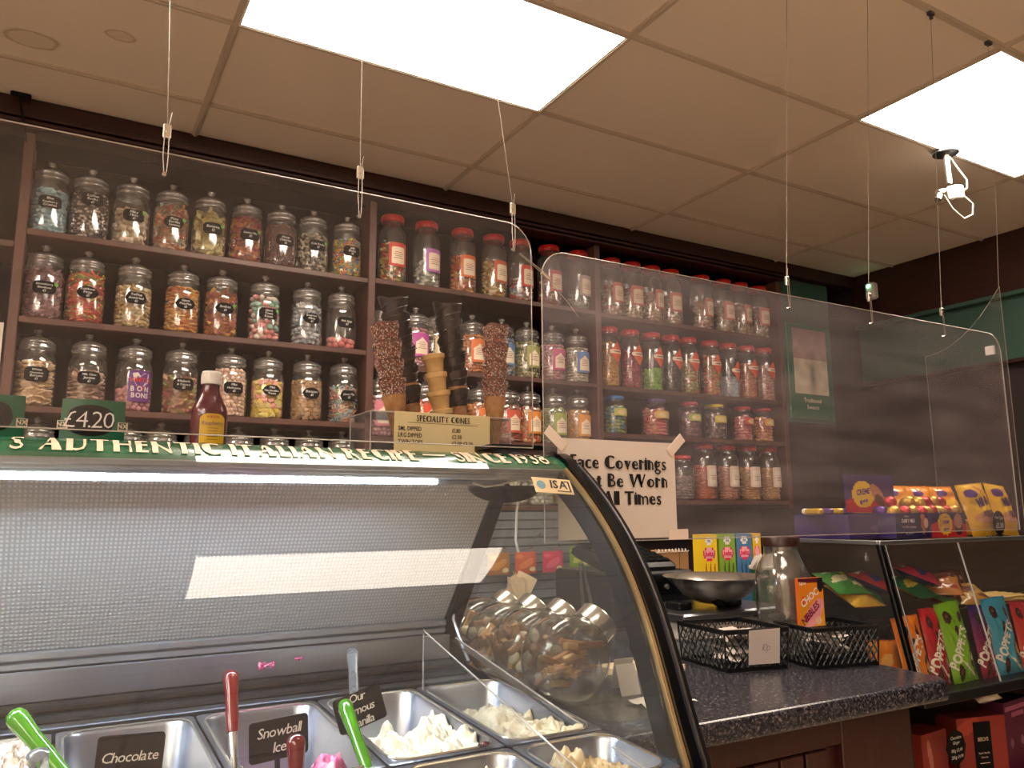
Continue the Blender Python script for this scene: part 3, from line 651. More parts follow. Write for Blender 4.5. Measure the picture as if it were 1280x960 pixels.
# right bay
R1 = [2.745, 2.90, 3.05, 3.20, 3.453, 3.641, 3.792, 3.960]
for k, x in enumerate(R1):
    d, cols = [('rose and cream chews', ['c87c6c', 'd8b89c', 'e0d0b8']), ('cream nougats', ['d8c8a4', 'e0d4b4', 'b89c74']), ('pale toffees', ['c8a880', 'd8bc94', 'a88c68']), ('peach and green chews', ['c89878', 'a0a078', 'd8bca0'])][k % 4]
    t = plastic_jar(x, 1.11, f'red lidded jar of {d}, {ORD[k]} on the top right shelf', group='red lidded jars on the top right shelf')
    sweets(x, 1.11, .23 if k > 4 else .17, 'twist', .024, cols, f'{d} inside the {ORD[k]} jar on the top right shelf', 'wrap', r=.066, group='sweets in jars on the top right shelf')
    printed(t, 'c87868' if k != 4 else 'c87050', shape='rect', inner='e0ccb0', x=-.006 if k % 2 else .01)
R2 = [(2.716, 'yellow jellies', .24, 'disc', ['e0a848', 'e8bc60']), (2.875, 'crimson balls', .22, 'ball', ['a81c38', '981830', 'b82c44']), (3.035, 'bright green balls', .12, 'ball', ['78b838', '8cc848']), (3.185, 'black liquorice', .16, 'stick', ['181614', '24201e']),
      (3.324, 'green and cream mix', .20, 'bean', ['a8a858', 'd8c898', 'c88048']), (3.505, 'orange mix', .24, 'bean', ['d87840', 'a8a050', 'e09c68', 'c8603c']), (3.664, 'white and blue mints', .12, 'ball', ['c8ccd4', 'b4bcc8']), (3.828, 'orange slices', .22, 'disc', ['d88050', 'e09c70', 'c86c48']), (3.985, 'pink and cream slices', .22, 'disc', ['d8908c', 'e0b4a4', 'd0a088'])]
for k, (x, d, h, st, cols) in enumerate(R2):
    t = plastic_jar(x, .695, f'orange labelled jar of {d}, {ORD[k]} on the second right shelf', group='orange labelled jars on the second right shelf', s=1.09)
    sweets(x, .695, h, st, .022, cols, f'{d} inside the {ORD[k]} orange labelled jar', r=.061, group='sweets in the orange labelled jars')
    mb = MB(); dz = .20 if k != 6 else .17
    plate(mb, .088, .125, .0622, dz, shape='diamond', x=.006, col=lin('d8592c')); plate(mb, .088, .022, .0630, dz+.004, rad=.1, x=.006, col=lin('ead8c0')); plate(mb, .05, .006, .0640, dz+.004, x=.006, col=lin('9a4a34'))
    mb.build('label', M['card'], t, label='orange diamond label with white band')
R3 = [(2.745, 'blue', 'bluelid', ['5c9cb0', '7cb4c0', 'a8b850'], 'b4b850'), (3.041, 'pink and orange', 'purplid', ['e88878', 'e09870', 'e87c88'], 'd8b060'), (3.312, 'dark pink', 'pinklid', ['7c4450', '5c3c40', '94646c'], 'a0ac48'), (3.523, 'plum and pale', 'yellid', ['6c5058', 'a88c84', '544048'], 'd0c030'), (3.758, 'rose pink', 'redlid', ['e08484', 'd87078', 'e8a090'], 'd05044'), (3.940, 'orange and pink', 'redlid', ['e09c58', 'e0847c', 'e8b468'], 'e0a048')]
for k, (x, d, lid, cols, lc) in enumerate(R3):
    s_ = 1.35 if k == 1 else 1.15
    t = plastic_jar(x, .428, f'short {["blue","purple","pink","yellow","red","red"][k]} lidded jar of {d} gums, {ORD[k]} of six', lid, group='short jars on the third right shelf', s=s_, sz=.62)
    sweets(x, .428, .15, 'bean', .022, cols, f'{d} gums inside the {ORD[k]} of six short jars', r=.056*s_, group='sweets in the short jars')
    printed(t, lc, shape='oval', w_=.09, h_=.07, dz=.20, rows=1, inner='e0c890')
R4 = [(3.236, 'clear sweets', ['9c8c8c', 'b0a09c']), (3.415, 'orange jellies', ['e07038', 'e88450']), (3.605, 'peach jellies', ['e0a078', 'd88c68']), (3.79, 'golden jellies', ['e0a858', 'd89848']), (3.975, 'amber jellies', ['d8a058', 'e0b070'])]
for k, (x, d, cols) in enumerate(R4):
    t = plastic_jar(x, .058 if k else .058, f'red lidded jar of {d}, {ORD[k]} of five on the lowest right shelf', group='jars on the lowest right shelf', sz=.97 if k else .75)
    sweets(x, .058, .20 if k else .13, 'disc', .024, cols, f'{d} inside the {ORD[k]} of five lowest right jars', r=.066, group='sweets in the lowest right jars')
    if k: printed(t, 'e0c8b4', shape='rect', inner='ecdcc4', h_=.13, dz=.15)
# ------------------------------------------------------------------ hanging perspex screens
PY = 1.355
def screen(name, lb, x0, x1, z0, z1, y, mt, r=.06, th=.004):
    t = thing(name, lb, 'screen', (x0, y, z0)); w_, h_ = x1-x0, z1-z0
    out = []
    for (cx, cz, a0, rr) in ((w_-r, h_-r, 0, r), (r, h_-r, 90, r)):
        out += [(cx+rr*math.cos(math.radians(a0+a)), cz+rr*math.sin(math.radians(a0+a))) for a in range(0, 91, 10)]
    out += [(0, 0), (w_, 0)]
    MB().prism(out, -th/2, th/2, UP).build('sheet', M[mt], t)
    a = [(x, -th/2-.0003, z) for x, z in out]; b = [(x, th/2+.0003, z) for x, z in out]; a.append(a[0]); b.append(b[0])
    o2 = [(w_/2+(x-w_/2)*(1+.0012/w_*2), h_/2+(z-h_/2)*(1+.0012/h_*2)) for x, z in out]
    mb = MB(); q = [(x, 0, z) for x, z in o2]
    mb.sweep([(x, -th/2, z) for x, _, z in q+q[:1]], [(x, th/2, z) for x, _, z in q+q[:1]]); mb.tube(q, .0012, 6, close=True); mb.build('polished_edge', M['edge'], t)
    return t
screen('perspex_screen', 'clear perspex screen hung by wires behind the ice cream freezer top', -1.0, .829, .127, .592, PY, 'perspex')
screen('perspex_screen', 'long scuffed perspex screen hung by wires over the speckled counter', .857, 2.585, -.062, .548, PY, 'perspex2')
M['perspex3'] = M['perspex']
# small return panel at the far right with a swept top
t = thing('perspex_return_panel', 'small perspex side panel with curved top at the right screen end', 'screen', (2.60, 1.345, -.06))
pts = [(0, 0), (.27, 0), (.27, .585)]+[(.27-.27*k/8, .585+.185*(k/8)**2.0) for k in range(1, 9)]
Mx = np.array([[0, 0, 1, 0], [1, 0, 0, 0], [0, 1, 0, 0], [0, 0, 0, 1.]])
MB().prism(pts, -.002, .002, Mx).build('sheet', M['perspex'], t)
e = MB(); P3 = [(0, y, z) for y, z in pts]+[(0, 0, 0)]
e.sweep([(-.0025, y, z) for _, y, z in P3], [(.0025, y, z) for _, y, z in P3]); e.build('polished_edge', M['edge'], t)
MB().rbox(-.012, -.003, .03, .06, .55, .58, .002).build('corner_clip', M['white'], t)
def hang(lb, x, ztop_edge, hole, xt, yt=PY, barrel=.03):
    t = thing('hanging_wire', lb, 'wire', (x, PY, hole), group='suspension wires of the screens')
    zc = ztop_edge-hole+barrel
    dx, dy, dz = xt-x, yt-PY, H-hole
    MB().tube([(0, 0, zc+.02), (dx*.5, dy*.5, (zc+dz)*.5), (dx, dy, dz-.012)], .0009, 5).tube([(.002, 0, zc+.02), (.006, 0, zc+.045)], .0008, 4).build('wire', M['wire'], t)
    MB().rbox(-.0065, .0065, -.004, .004, zc-.003, zc+.022, .0015).tube([(0, -.005, zc+.009), (0, .005, zc+.009)], .0022, 8).build('barrel_clamp', M['chrome'], t)
    MB().tube([(-.0035, -.004, zc), (-.004, -.0045, zc*.5), (-.001, -.004, .003), (.001, -.004, 0), (.003, -.0035, .004), (.004, -.0035, zc*.5), (.0035, -.003, zc)], .0008, 5).build('wire_loop', M['wire'], t)
    MB().lathe([(.0035, -.0035), (.0035, .0035)], 12, Rt('X', 90)).build('eyelet', M['chrome'], t)
    MB().rbox(dx-.012, dx+.012, dy-.008, dy+.008, dz-.022, dz-.008, .002).lathe([(.006, 0), (.006, .012)], 10, T(dx, dy, dz-.034)).build('ceiling_clip', M['steel_dark'], t)
hang('thin steel wire holding the left screen near the first sweet jars', .118, .592, .555, .075)
hang('thin steel wire holding the middle of the left screen', .454, .592, .545, .445)
hang('slanting steel wire at the rounded right end of the left screen', .786, .585, .535, .64)
hang('long thin wire on the scuffed screen right of the jar shelves', 1.61, .548, .515, 1.70)
hang('long thin wire on the scuffed screen below the small alarm box', 1.943, .548, .513, 2.06)
hang('thin wire on the scuffed screen under the white driver box', 2.285, .548, .513, 2.384)
t = thing('hanging_wire', 'thin wire holding the tip of the curved side panel', 'wire', (2.60, 1.347, .71), group='suspension wires of the screens')
MB().tube([(0, 0, 0), (.06, 0, .45), (.12, .01, H-.71-.012)], .0009, 5).build('wire', M['wire'], t)
MB().rbox(.108, .132, .0, .018, H-.71-.022, H-.71-.008, .002).build('ceiling_clip', M['steel_dark'], t)
# tie between the two screens
t = thing('screen_tie', 'wire tie with barrel clamp joining the two screens', 'wire', (.80, PY, .52))
MB().tube([(0, -.004, .010), (.05, -.005, -.018), (.085, -.004, -.045), (.10, -.004, -.052)], .0009, 5).tube([(.0, -.003, .008), (.05, -.004, -.022), (.09, -.004, -.055), (.12, -.005, -.082), (.145, -.005, -.11)], .0008, 5).build('wire', M['wire'], t)
MB().lathe([(.0045, 0), (.0045, .022)], 10, frame((.072, -.006, -.036), (.5, .1, .86), (0, 1, 0))@Rt('Y', 0)).build('barrel_clamp', M['chrome'], t)

# A4 notice with tape
t = thing('paper_notice', 'white paper notice about face coverings taped to the scuffed screen', 'notice', (.886, PY-.004, -.058))
nw, nh = .3125, .207
MB().grid(12, 8, lambda u, v: (nw*u+.001*v, -.0012-.0009*math.sin(3*u)*math.sin(5*v)-(.004*(max(0, u-.9)*10)*max(0, .25-v)), nh*v)).grid(12, 8, lambda u, v: (nw*(1-u), -.0004, nh*v)).build('sheet', M['paper'], t, smooth=True)
tb = MB()
for k, (s_, y) in enumerate((('Face Coverings', .146), ('Must Be Worn', .108), ('At All Times', .071))):
    text(tb, s_, .041, UP@T(nw*.50+.002, y, .0035), style='deco', gap=.06, thick=.0006, off=.004, sx=1.02 if k == 0 else 1.06)
tb.build('lettering', M['ink'], t)
tp = mat('masking tape', 'd8c8bc', .5, bump=(50, .03))
for (x, z, a) in ((-.006, nh-.002, 40), (nw+.004, nh-.004, -42), (nw+.002, .006, 0)):
    MB().rbox(-.028, .028, -.0008, .0008, -.011, .011, .0003, T(x, -.0032, z)@Rt('Y', a)).build('tape', tp, t)

# ------------------------------------------------------------------ things on the walls and ceiling
t = thing('poster', 'green framed poster with a pale picture right of the shelves', 'poster', (4.315, 3.482, .585))
MB().rbox(-.215, .215, 0, .012, 0, .64, .003).build('board', M['sign'], t)
def pic(u, v):
    f = math.exp(-((u-.55)**2/.010+(v-.25)**2/.07))
    sky = np.array(lin('b89888'))*(1-v)+np.array(lin('8a6a64'))*v; g = np.array(lin('c8b8a0'))
    c = g if v < .55 else sky
    n_ = noise.noise((u*6, v*9, 1)); c = c*(1+.25*n_)
    return c*(1-f*.75)+np.array(lin('2c3028'))*f*.75
MB().grid(24, 30, lambda u, v: (-.165+.33*u, -.002, .17+.44*v), cf=pic).build('picture', M['card'], t)
tb = MB()
for k, y in enumerate((.115, .07)): text(tb, ['Traditional', 'Sweets'][k], .042, UP@T(0, y, .001), sx=.95)
tb.build('lettering', M['headtxt'], t)
t = thing('alarm_box', 'small white box with green light high in the far corner', 'alarm', (4.795, 3.30, 1.42))
MB().rbox(-.06, .0, -.035, .035, 0, .12, .012).build('housing', M['white'], t); MB().sphere(.014, T(-.06, 0, .09)).build('indicator', M['greenled'], t, smooth=True)
t = thing('led_driver', 'white driver box on a steel bracket hanging under the ceiling', 'driver', (3.405, 1.93, H-.23))
MB().lathe([(.055, .20), (.055, .205), (.045, .212), (.045, .222)], 20).build('ceiling_plate', M['steel_dark'], t, smooth=True)
MB().tube([(0, 0, .205), (.0, 0, .12), (.004, 0, .06)], .013, 12).build('stem', M['chrome'], t, smooth=True)
Mx = T(.03, -.01, .02)@Rt('Z', 20)@Rt('Y', -18)
MB().rbox(-.085, .085, -.022, .022, -.03, .03, .006, Mx).build('box', M['white'], t)
tb = MB()
for k in range(3): tb.box(-.06, .05-.03*k, -.0235, -.0225, .012-.012*k, .015-.012*k, Mx)
tb.build('rating_label', M['steel_dark'], t)
MB().tube([(-.11, -.01, -.01), (-.06, -.01, .008)], .012, 10, T(0, 0, 0)).tube([(-.10, -.01, -.02), (-.115, -.01, -.045)], .014, 10).build('knuckle', M['chrome'], t, smooth=True)
MB().tube([(.02, 0, .2), (.07, -.01, .14), (.13, -.01, .10), (.125, -.01, .06), (.10, -.01, .045)], .004, 6).tube([(-.08, -.02, -.02), (-.04, -.03, -.08), (.04, -.03, -.11), (.13, -.02, -.07), (.16, -.01, -.01), (.12, 0, .02)], .003, 6).build('cable', M['white'], t, smooth=True)
t = thing('loose_cable', 'loose dark cable loop hanging at the cornice in the left corner', 'cable', (-.235, 3.43, 1.50))
MB().tube([(0, 0, .126), (.0, -.01, .10), (.015, -.012, .04), (.03, -.004, -.03), (.035, .02, -.06)], .005, 6).rbox(-.03, .04, -.012, .0, .108, .126, .003).build('cable', M['rubber'], t, smooth=True)
t = thing('wall_sheet', 'white sheet pinned in the left shelf bay beside the first upright', 'paper', (-.27, 3.49, .46))
MB().rbox(-.08, .055, -.001, .001, 0, .26, .0005).build('sheet', M['paper'], t)

# ------------------------------------------------------------------ ice cream freezer
FC = (1.18733812, 1.07080909, 2.22329097, 1.89323007, -1.278523)
def gy(z): return sum(c*z**k for k, c in enumerate(FC)) if z > -.386 else .968-.06*(-.386-z)
XR_, XL_ = .868, -1.3
fz = thing('ice_cream_freezer', 'curved glass ice cream display freezer with green header and steel pans', 'freezer', (0, 1.4, -1.35))
def fb(mb, name, m, smooth=False, label=None, kind=None, parent=None):
    return mb_off(mb, (0, -1.4, 1.35)).build(name, m, parent or fz, smooth=smooth, label=label, kind=kind)
def mb_off(mb, d):
    mb.v = [v+np.array(d) for v in mb.v]; return mb
zs = np.linspace(.088, -.50, 40)
mb = MB(); mb.sweep([(XL_, gy(z), z) for z in zs], [(XR_-.004, gy(z), z) for z in zs]); mb.sweep([(XR_-.004, gy(z)+.005, z) for z in zs], [(XL_, gy(z)+.005, z) for z in zs])
fb(mb, 'front_glass', M['frontglass'], True, label='clear curved front glass')
# green header band (upper continuation of the glass curve)
HP = [(1.302, .080), (1.318, .093), (1.336, .103), (1.354, .109), (1.372, .113)]
mb = MB(); mb.sweep([(XL_, y, z) for y, z in HP], [(XR_+.012-.0*k, y, z) for k, (y, z) in enumerate(HP)])
mb.sweep([(XR_+.012, y, z-.006) for y, z in HP], [(XL_, y, z-.006) for y, z in HP])
hd = fb(mb, 'header_panel', M['headgreen'], True, label='green curved header with pale lettering')
def onhead(v):                   # arc length along header section
    o = v.copy(); seg = [math.dist(HP[k], HP[k+1]) for k in range(4)]; cum = np.concatenate([[0], np.cumsum(seg)])
    yy = np.interp(v[:, 1], cum, [p[0] for p in HP]); zz = np.interp(v[:, 1], cum, [p[1] for p in HP])
    o[:, 1] = yy-v[:, 2]*.5; o[:, 2] = zz+v[:, 2]*.85+.0016; return o
tb = MB(); text(tb, "S AUTHENTIC ITALIAN RECIPE", .074, None, fn=lambda v: onhead(v+np.array((.572, .015, 0))), align='r', style='deco', off=-.006, gap=.12, sx=.608)
text(tb, "SINCE 1938", .074, None, fn=lambda v: onhead(v+np.array((.852, .015, 0))), align='r', style='deco', off=-.006, gap=.10, sx=.62)
tb.add(onhead(np.array([(.580, .036, .0006), (.625, .036, .0006), (.625, .041, .0006), (.580, .041, .0006)])), [(0, 1, 2, 3)])
mb_off(tb, (0, -1.4, 1.35)).build('lettering', M['headtxt'], hd, label='pale art deco letters')
fb(MB().rbox(XL_, XR_+.012, 1.297, 1.303, .070, .081, .002), 'header_trim', M['alu'])
fb(MB().rbox(XL_, XR_-.01, 1.318, 1.346, .060, .074, .003).rbox(XL_, XR_-.01, 1.300, 1.318, .064, .072, .002), 'light_channel', M['alu'])
fb(MB().rbox(XL_, XR_+.012, 1.373, 1.80, .100, .112, .003), 'top_panel', M['steel'])
fb(MB().rbox(XL_, XR_-.01, 1.346, 1.56, .066, .078, .003).rbox(XL_, XR_-.01, 1.50, 1.79, .078, .099, .003), 'canopy_lining', M['alu'])
fb(MB().tube([(XL_, 1.372, .0565), (.625, 1.372, .0565)], .0042, 10), 'light_tube', M['led'], True)
fb(MB().rbox(XL_, .78, 1.380, 1.390, .050, .066, .002).rbox(.625, .70, 1.366, 1.378, .050, .060, .002), 'tube_holder', M['alu'])
fb(MB().tube([(.70, 1.37, .056), (.73, 1.372, .048), (.76, 1.37, .052), (.80, 1.37, .062)], .0022, 6).tube([(.83, 1.40, .06), (.835, 1.43, .0), (.85, 1.46, -.06), (.862, 1.47, -.085)], .0025, 6), 'cable', M['white'], True)
# rear sliding door and its frame
mb = MB(); a, b = (1.50, .062), (1.757, -.250)
mb.add([(XL_, a[0], a[1]), (.825, a[0], a[1]), (.825, b[0], b[1]), (XL_, b[0], b[1])], [(0, 3, 2, 1)]); mb.add([(XL_, a[0]+.006, a[1]), (.825, a[0]+.006, a[1]), (.825, b[0]+.006, b[1]), (XL_, b[0]+.006, b[1])], [(0, 1, 2, 3)])
fb(mb, 'rear_door', M['sheet'], label='embossed grey translucent rear door')
fb(MB().rbox(XL_, .825, 1.742, 1.762, -.266, -.250, .003).rbox(XL_, .825, 1.748, 1.768, -.283, -.268, .003), 'door_rail', M['alu'])
d = np.array([0, b[0]-a[0], b[1]-a[1]]); d /= np.linalg.norm(d)
def bar(p, q, wx, wn):
    p, q = np.array(p, float), np.array(q, float); dd = (q-p)/np.linalg.norm(q-p); Mx = frame(p, dd, (1, 0, 0)); return MB().rbox(0, np.linalg.norm(q-p), -wx/2, wx/2, -wn/2, wn/2, .003, Mx)
fb(bar((.846, 1.515, .066), (.846, 1.79, -.300), .036, .03), 'rear_strut', M['black'])
mb = bar((.835, 1.60, .066), (.835, 1.80, -.24), .012, .012)
fb(mb, 'hinge_arm', M['blackg'])
fb(MB().tube([(.832, 1.72, -.20), (.836, 1.73, -.25), (.842, 1.70, -.30), (.84, 1.66, -.335)], .004, 6).lathe([(.006, 0), (.006, .004)], 10, T(.829, 1.60, .03)@Rt('Y', -90)).lathe([(.006, 0), (.006, .004)], 10, T(.829, 1.74, -.17)@Rt('Y', -90)), 'drain_cable', M['alu'], True)
# right cheek: glass, dark border, edge, outer trim
zz = np.linspace(.080, -.50, 40)
prof = [(gy(z)+.002, z) for z in zz]
def inset(pf, dd):
    out = []
    for k, (y, z) in enumerate(pf):
        a, b = pf[max(0, k-1)], pf[min(len(pf)-1, k+1)]; ty, tz = b[0]-a[0], b[1]-a[1]; l = math.hypot(ty, tz); out.append((y-tz/l*dd, z+ty/l*dd))
    return out
YZ = lambda x: np.array([[0, 0, 1, x], [1, 0, 0, 0], [0, 1, 0, 0], [0, 0, 0, 1.]])
poly = [(1.50, .080)]+prof+[(1.80, -.50), (1.80, -.315), (1.53, .05)]
fb(MB().prism(poly[::-1], -.0025, .0025, YZ(.857)), 'cheek_glass', M['pane'], label='clear end glass')
def band(p1, p2, x0, x1):
    mb = MB(); n = len(p1)
    for x, rev in ((x0, 0), (x1, 1)):
        A_, B_ = [(x, y, z) for y, z in p1], [(x, y, z) for y, z in p2]
        mb.sweep(B_ if rev else A_, A_ if rev else B_)
    for P_ in (p1, p2): mb.sweep([(x0, y, z) for y, z in P_], [(x1, y, z) for y, z in P_])
    return mb
i1 = inset(prof, -.045)
if i1[20][0] < prof[20][0]: i1 = inset(prof, .045); sg = 1
else: sg = -1
fb(band(inset(prof, sg*.006), i1, .8525, .8545), 'glass_border', M['black'], label='black printed border of the end glass')
fb(band(inset(prof, sg*-.004), inset(prof, sg*.006), .861, .867), 'glass_edge', mat('champagne trim', 'b89c70', .3, .6), True)
fb(band(inset(prof, sg*-.010), inset(prof, sg*.022), .868, .888), 'side_trim', M['blackg'], True)
fb(band(inset(prof, sg*-.013), inset(prof, sg*-.009), .889, .893), 'side_trim_edge', M['steel'], True)
fb(band(inset(prof, sg*-.008), inset(prof, sg*.03), .893, .905), 'side_panel', M['rubber'], True)
# top arch of the side trim over the header end
HP2 = [(y-.004, z+.008) for y, z in HP]
fb(band(HP2, [(y, z-.02) for y, z in HP2], .881, .905), 'header_end_cap', M['blackg'], True)
fb(MB().prism([(1.372, .124), (1.36, .132), (1.45, .132), (1.47, .122)], .74, .90, YZ(0)), 'corner_gusset', M['black'])
fb(MB().prism([(x*1.0, y) for x, y in ell(0, 0, .085, .035, 180, 360, 10)], -.002, .002, T(.79, 1.40, .052)@UP), 'corner_shade_plate', M['black'])  # black plate stands in for the dark shade in the canopy corner
# badge
bz = .046; Mb = frame((.800, gy(bz)-.006, bz), (1, 0, -.06), (0, .55, .8))
bd = fb(MB().rbox(-.042, .042, -.017, .017, -.001, .001, .0004, Mb).prism(ell(-.027, 0, .011, .011, n=18), .001, .0013, Mb), 'maker_badge', mat('badge plate', 'd8c49c', .35, bump=(60, .02)), label='pale metal maker badge')
tb = MB(); text(tb, 'ISA', .026, Mb@T(.012, -.006, .0014), slant=.12, off=.02, sx=1.0)
for q in ((.006, .036, -.0125, -.0105), (.034, .037, -.0125, .011), (.026, .037, .010, .012)): tb.box(q[0], q[1], q[2], q[3], .001, .0015, Mb)
mb_off(tb, (0, -1.4, 1.35)).build('lettering', mat('navy ink', '141830', .5), bd, label='navy letters')
tb = MB().prism(ell(-.027, 0, .0095, .0095, n=18), .0014, .0017, Mb); mb_off(tb, (0, -1.4, 1.35)).build('emblem', mat('badge blue', '6c98a8', .4), bd, label='round blue emblem')
tb = MB()
for k in (-1, 0, 1): tb.box(-.030+k*.005, -.0285+k*.005, -.009, .009, .0017, .002, Mb@T(-.008, 0, 0)@Rt('Z', -40)@T(.027*0, 0, 0))
# well: back panel, gasket, deck, sides
fb(MB().rbox(XL_, .83, 1.735, 1.745, -.338, -.283, .002), 'back_panel', M['steel'])
fb(MB().rbox(XL_, .83, 1.70, 1.74, -.352, -.339, .004).rbox(XL_, .83, 1.64, 1.69, -.360, -.350, .004), 'gasket', M['rubber'])
fb(MB().rbox(XL_, .83, 1.60, 1.635, -.364, -.356, .002), 'rear_sill', M['steel_dark'])
fb(MB().rbox(XL_, .855, 1.556, 1.60, -.372, -.362, .003), 'rear_gasket', M['rubber'])
def dz(y): return -.352-.052*(1.556-y)
mb = MB()
fb(MB().rbox(XL_, .885, .95, 1.80, -1.33, -.50, .01).rbox(XL_, .885, 1.745, 1.80, -.50, -.30, .004).rbox(XL_, .885, .95, .966, -.50, -.44, .003), 'cabinet_body', M['steel_dark'])
mb = MB(); mb.add([(.862, .97, -.425), (.862, 1.745, -.345), (.864, 1.745, -.50), (.864, .97, -.50)], [(0, 1, 2, 3), (3, 2, 1, 0)])
mb.rbox(.850, .866, .97, 1.745, -.5, -.44, .002)
mb.add([(.835, 1.745, -.300), (.852, 1.745, -.300), (.852, .97, -.424), (.835, .97, -.424)], [(0, 1, 2, 3), (3, 2, 1, 0)])
fb(mb, 'side_ledge', M['steel'])
def divider(name, x, m):
    pl = [(1.53, -.238), (1.53, -.365), (.98, -.40), (.98, -.362)]
    mb = MB().prism(pl, -.0015, .0015, YZ(x)); o = fb(mb, name, m)
    e = MB().tube([(x, 1.53, -.365), (x, 1.53, -.238), (x, .98, -.362)], .0016, 6); fb(e, name+'_edge', M['edge'])
divider('pan_divider', .672, M['clear'])
fb(MB().tube([(.838, 1.72, -.291), (.838, 1.0, -.408)], .002, 6), 'ledge_edge', M['edge'])
# pans
def rr(w_, h_, r, n=5):
    out = []
    for (sx, sy, a0) in ((1, 1, 0), (-1, 1, 90), (-1, -1, 180), (1, -1, 270)):
        out += [(sx*(w_/2-r)+r*math.cos(math.radians(a0+90*k/n)), sy*(h_/2-r)+r*math.sin(math.radians(a0+90*k/n))) for k in range(n+1)]
    return out
def pan(lb, x0, x1, y0, y1, group='steel ice cream pans'):
    cx, cy = (x0+x1)/2, (y0+y1)/2; w_, h_ = x1-x0-.004, y1-y0-.004
    t = thing('ice_cream_pan', lb, 'pan', (cx, cy, dz(cy)-.13), group=group); t.rotation_euler = (math.atan(.052), 0, 0)
    loops = [(w_, h_, .008, .126), (w_, h_, .008, .130), (w_-.006, h_-.006, .010, .1315), (w_-.020, h_-.024, .036, .130), (w_-.026, h_-.030, .036, .124), (w_-.04, h_-.05, .034, .02), (w_-.06, h_-.07, .03, .002)]
    mb = MB(); v = []; n = 24
    for (a, b, r, z) in loops: v += [(x, y, z) for x, y in rr(a, b, min(r, min(a, b)*.45))]
    f = [(l*n+k, l*n+(k+1) % n, (l+1)*n+(k+1) % n, (l+1)*n+k) for l in range(len(loops)-1) for k in range(n)]+[tuple(range((len(loops)-1)*n, len(loops)*n))]
    mb.add(v, f); mb.build('pan_body', M['steel'], t, smooth=True, sharp=50)
    mb = MB(); mb.tube([(x, y, .1315) for x, y in rr(w_-.018, h_-.022, .036)], .0022, 5, close=True); mb.build('rolled_rim', M['chrome'], t, smooth=True)
    return t, (cx, cy, w_, h_)
def ice(tb, lb, hf, cols, seed, nx=80, ny=110, frac=(0, 1, 0, 1), group=None):
    t, (cx, cy, w_, h_) = tb; a, b = w_-.032, h_-.036
    C_ = [np.array(lin(c)) for c in cols]
    def H_(u, v):
        x, y = (u-.5)*a, (v-.5)*b; e = min(u, 1-u, v, 1-v)
        nz = noise.fractal((x*22+seed, y*22, seed), 1, 2, 4)*.016+noise.noise((x*70, y*70+seed, 2))*.006+abs(noise.noise((x*34+3, y*40, seed)))*.018
        h = hf(u, v)
        h = min(h, .112); k_ = 1 if h > .03 else max(.12, h/.03); cl = abs(noise.cell_vector((x*60+seed, y*60, 3))[0])*.007+abs(noise.noise((x*120, y*120, seed)))*.007
        return h+(nz+cl)*k_
    def P_(u, v):
        x, y = (u-.5)*a, (v-.5)*b; z = H_(u, v); lim = 1-(.13-min(z, .13))*.16
        # round the corners to follow the pan
        cr = .030; ax_, ay_ = abs(x)-(a/2-cr), abs(y)-(b/2-cr)
        if ax_ > 0 and ay_ > 0:
            q = math.hypot(ax_, ay_)
            if q > 0: m = max(ax_, ay_)/q; x = math.copysign(a/2-cr+ax_*m, x); y = math.copysign(b/2-cr+ay_*m, y)
        return (x*lim, y*lim, max(.004, z))
    def c_(u, v):
        q = .5+.5*noise.fractal((u*7+seed, v*9, seed+4), 1, 2, 3); k = min(len(C_)-1.001, max(0, q*(len(C_)-.2))); i = int(k); return C_[i]*(1-(k-i))+C_[i+1]*(k-i)
    mb = MB().grid(nx, ny, P_, cf=c_); me = mb.mesh('ice_cream', M['icecream'], True)
    o = put('ice_cream', me); o.location = t.location.copy(); o.rotation_euler = t.rotation_euler; o.location.z -= CZ
    return tag(o, lb, 'ice cream', group, 'stuff')
PX = [-.18, .029, .243, .459, .661, .855]
p0 = pan('steel pan of cream ice cream with brown swirls at the far left', PX[0], PX[1]-.002, 1.172, 1.556)
p1 = pan('nearly empty steel pan behind the chocolate tag', PX[1], PX[2], 1.172, 1.556)
p2 = pan('steel pan with remains of pink ice cream behind the second tag', PX[2], PX[3], 1.172, 1.556)
p3 = pan('steel pan of white vanilla ice cream with the tilted tag', PX[3], PX[4], 1.172, 1.556)
p4 = pan('steel pan of pale ice cream beyond the clear divider', PX[4], PX[5], 1.172, 1.556)
q2 = pan('steel pan in the front row below the pink ice cream', PX[2], PX[3], .975, 1.168)
q3 = pan('steel front row pan with a caramel topped scoop', PX[3], PX[4], .975, 1.168)
q4 = pan('steel front row pan of tan ice cream beyond the divider', PX[4], PX[5], .975, 1.168)
g_ = lambda u, v, cu, cv, s, h: h*math.exp(-((u-cu)**2+(v-cv)**2)/s)
ice(p0, 'cream ice cream with brown ripple heaped in the far left pan', lambda u, v: .115+g_(u, v, .7, .45, .10, .06), ['f0e8d4', 'e8dcc0', 'f4ecd8', '6c3c1c', 'e8dcc0'], 3)
ice(p1, 'scraps of chocolate ice cream at the front of the empty pan', lambda u, v: .004+max(0, g_(u, v, .75, .12, .03, .09)), ['4c2c20', '3c2018', '5c3828'], 5)
ice(p2, 'pink ice cream remains at the front of the pan', lambda u, v: .006+g_(u, v, .80, .25, .05, .125)+g_(u, v, .15, .45, .012, .09)+g_(u, v, .4, .12, .03, .07), ['e88cb8', 'f0a8c8', 'd84c94', 'f4d8dc', 'e890b8'], 8)
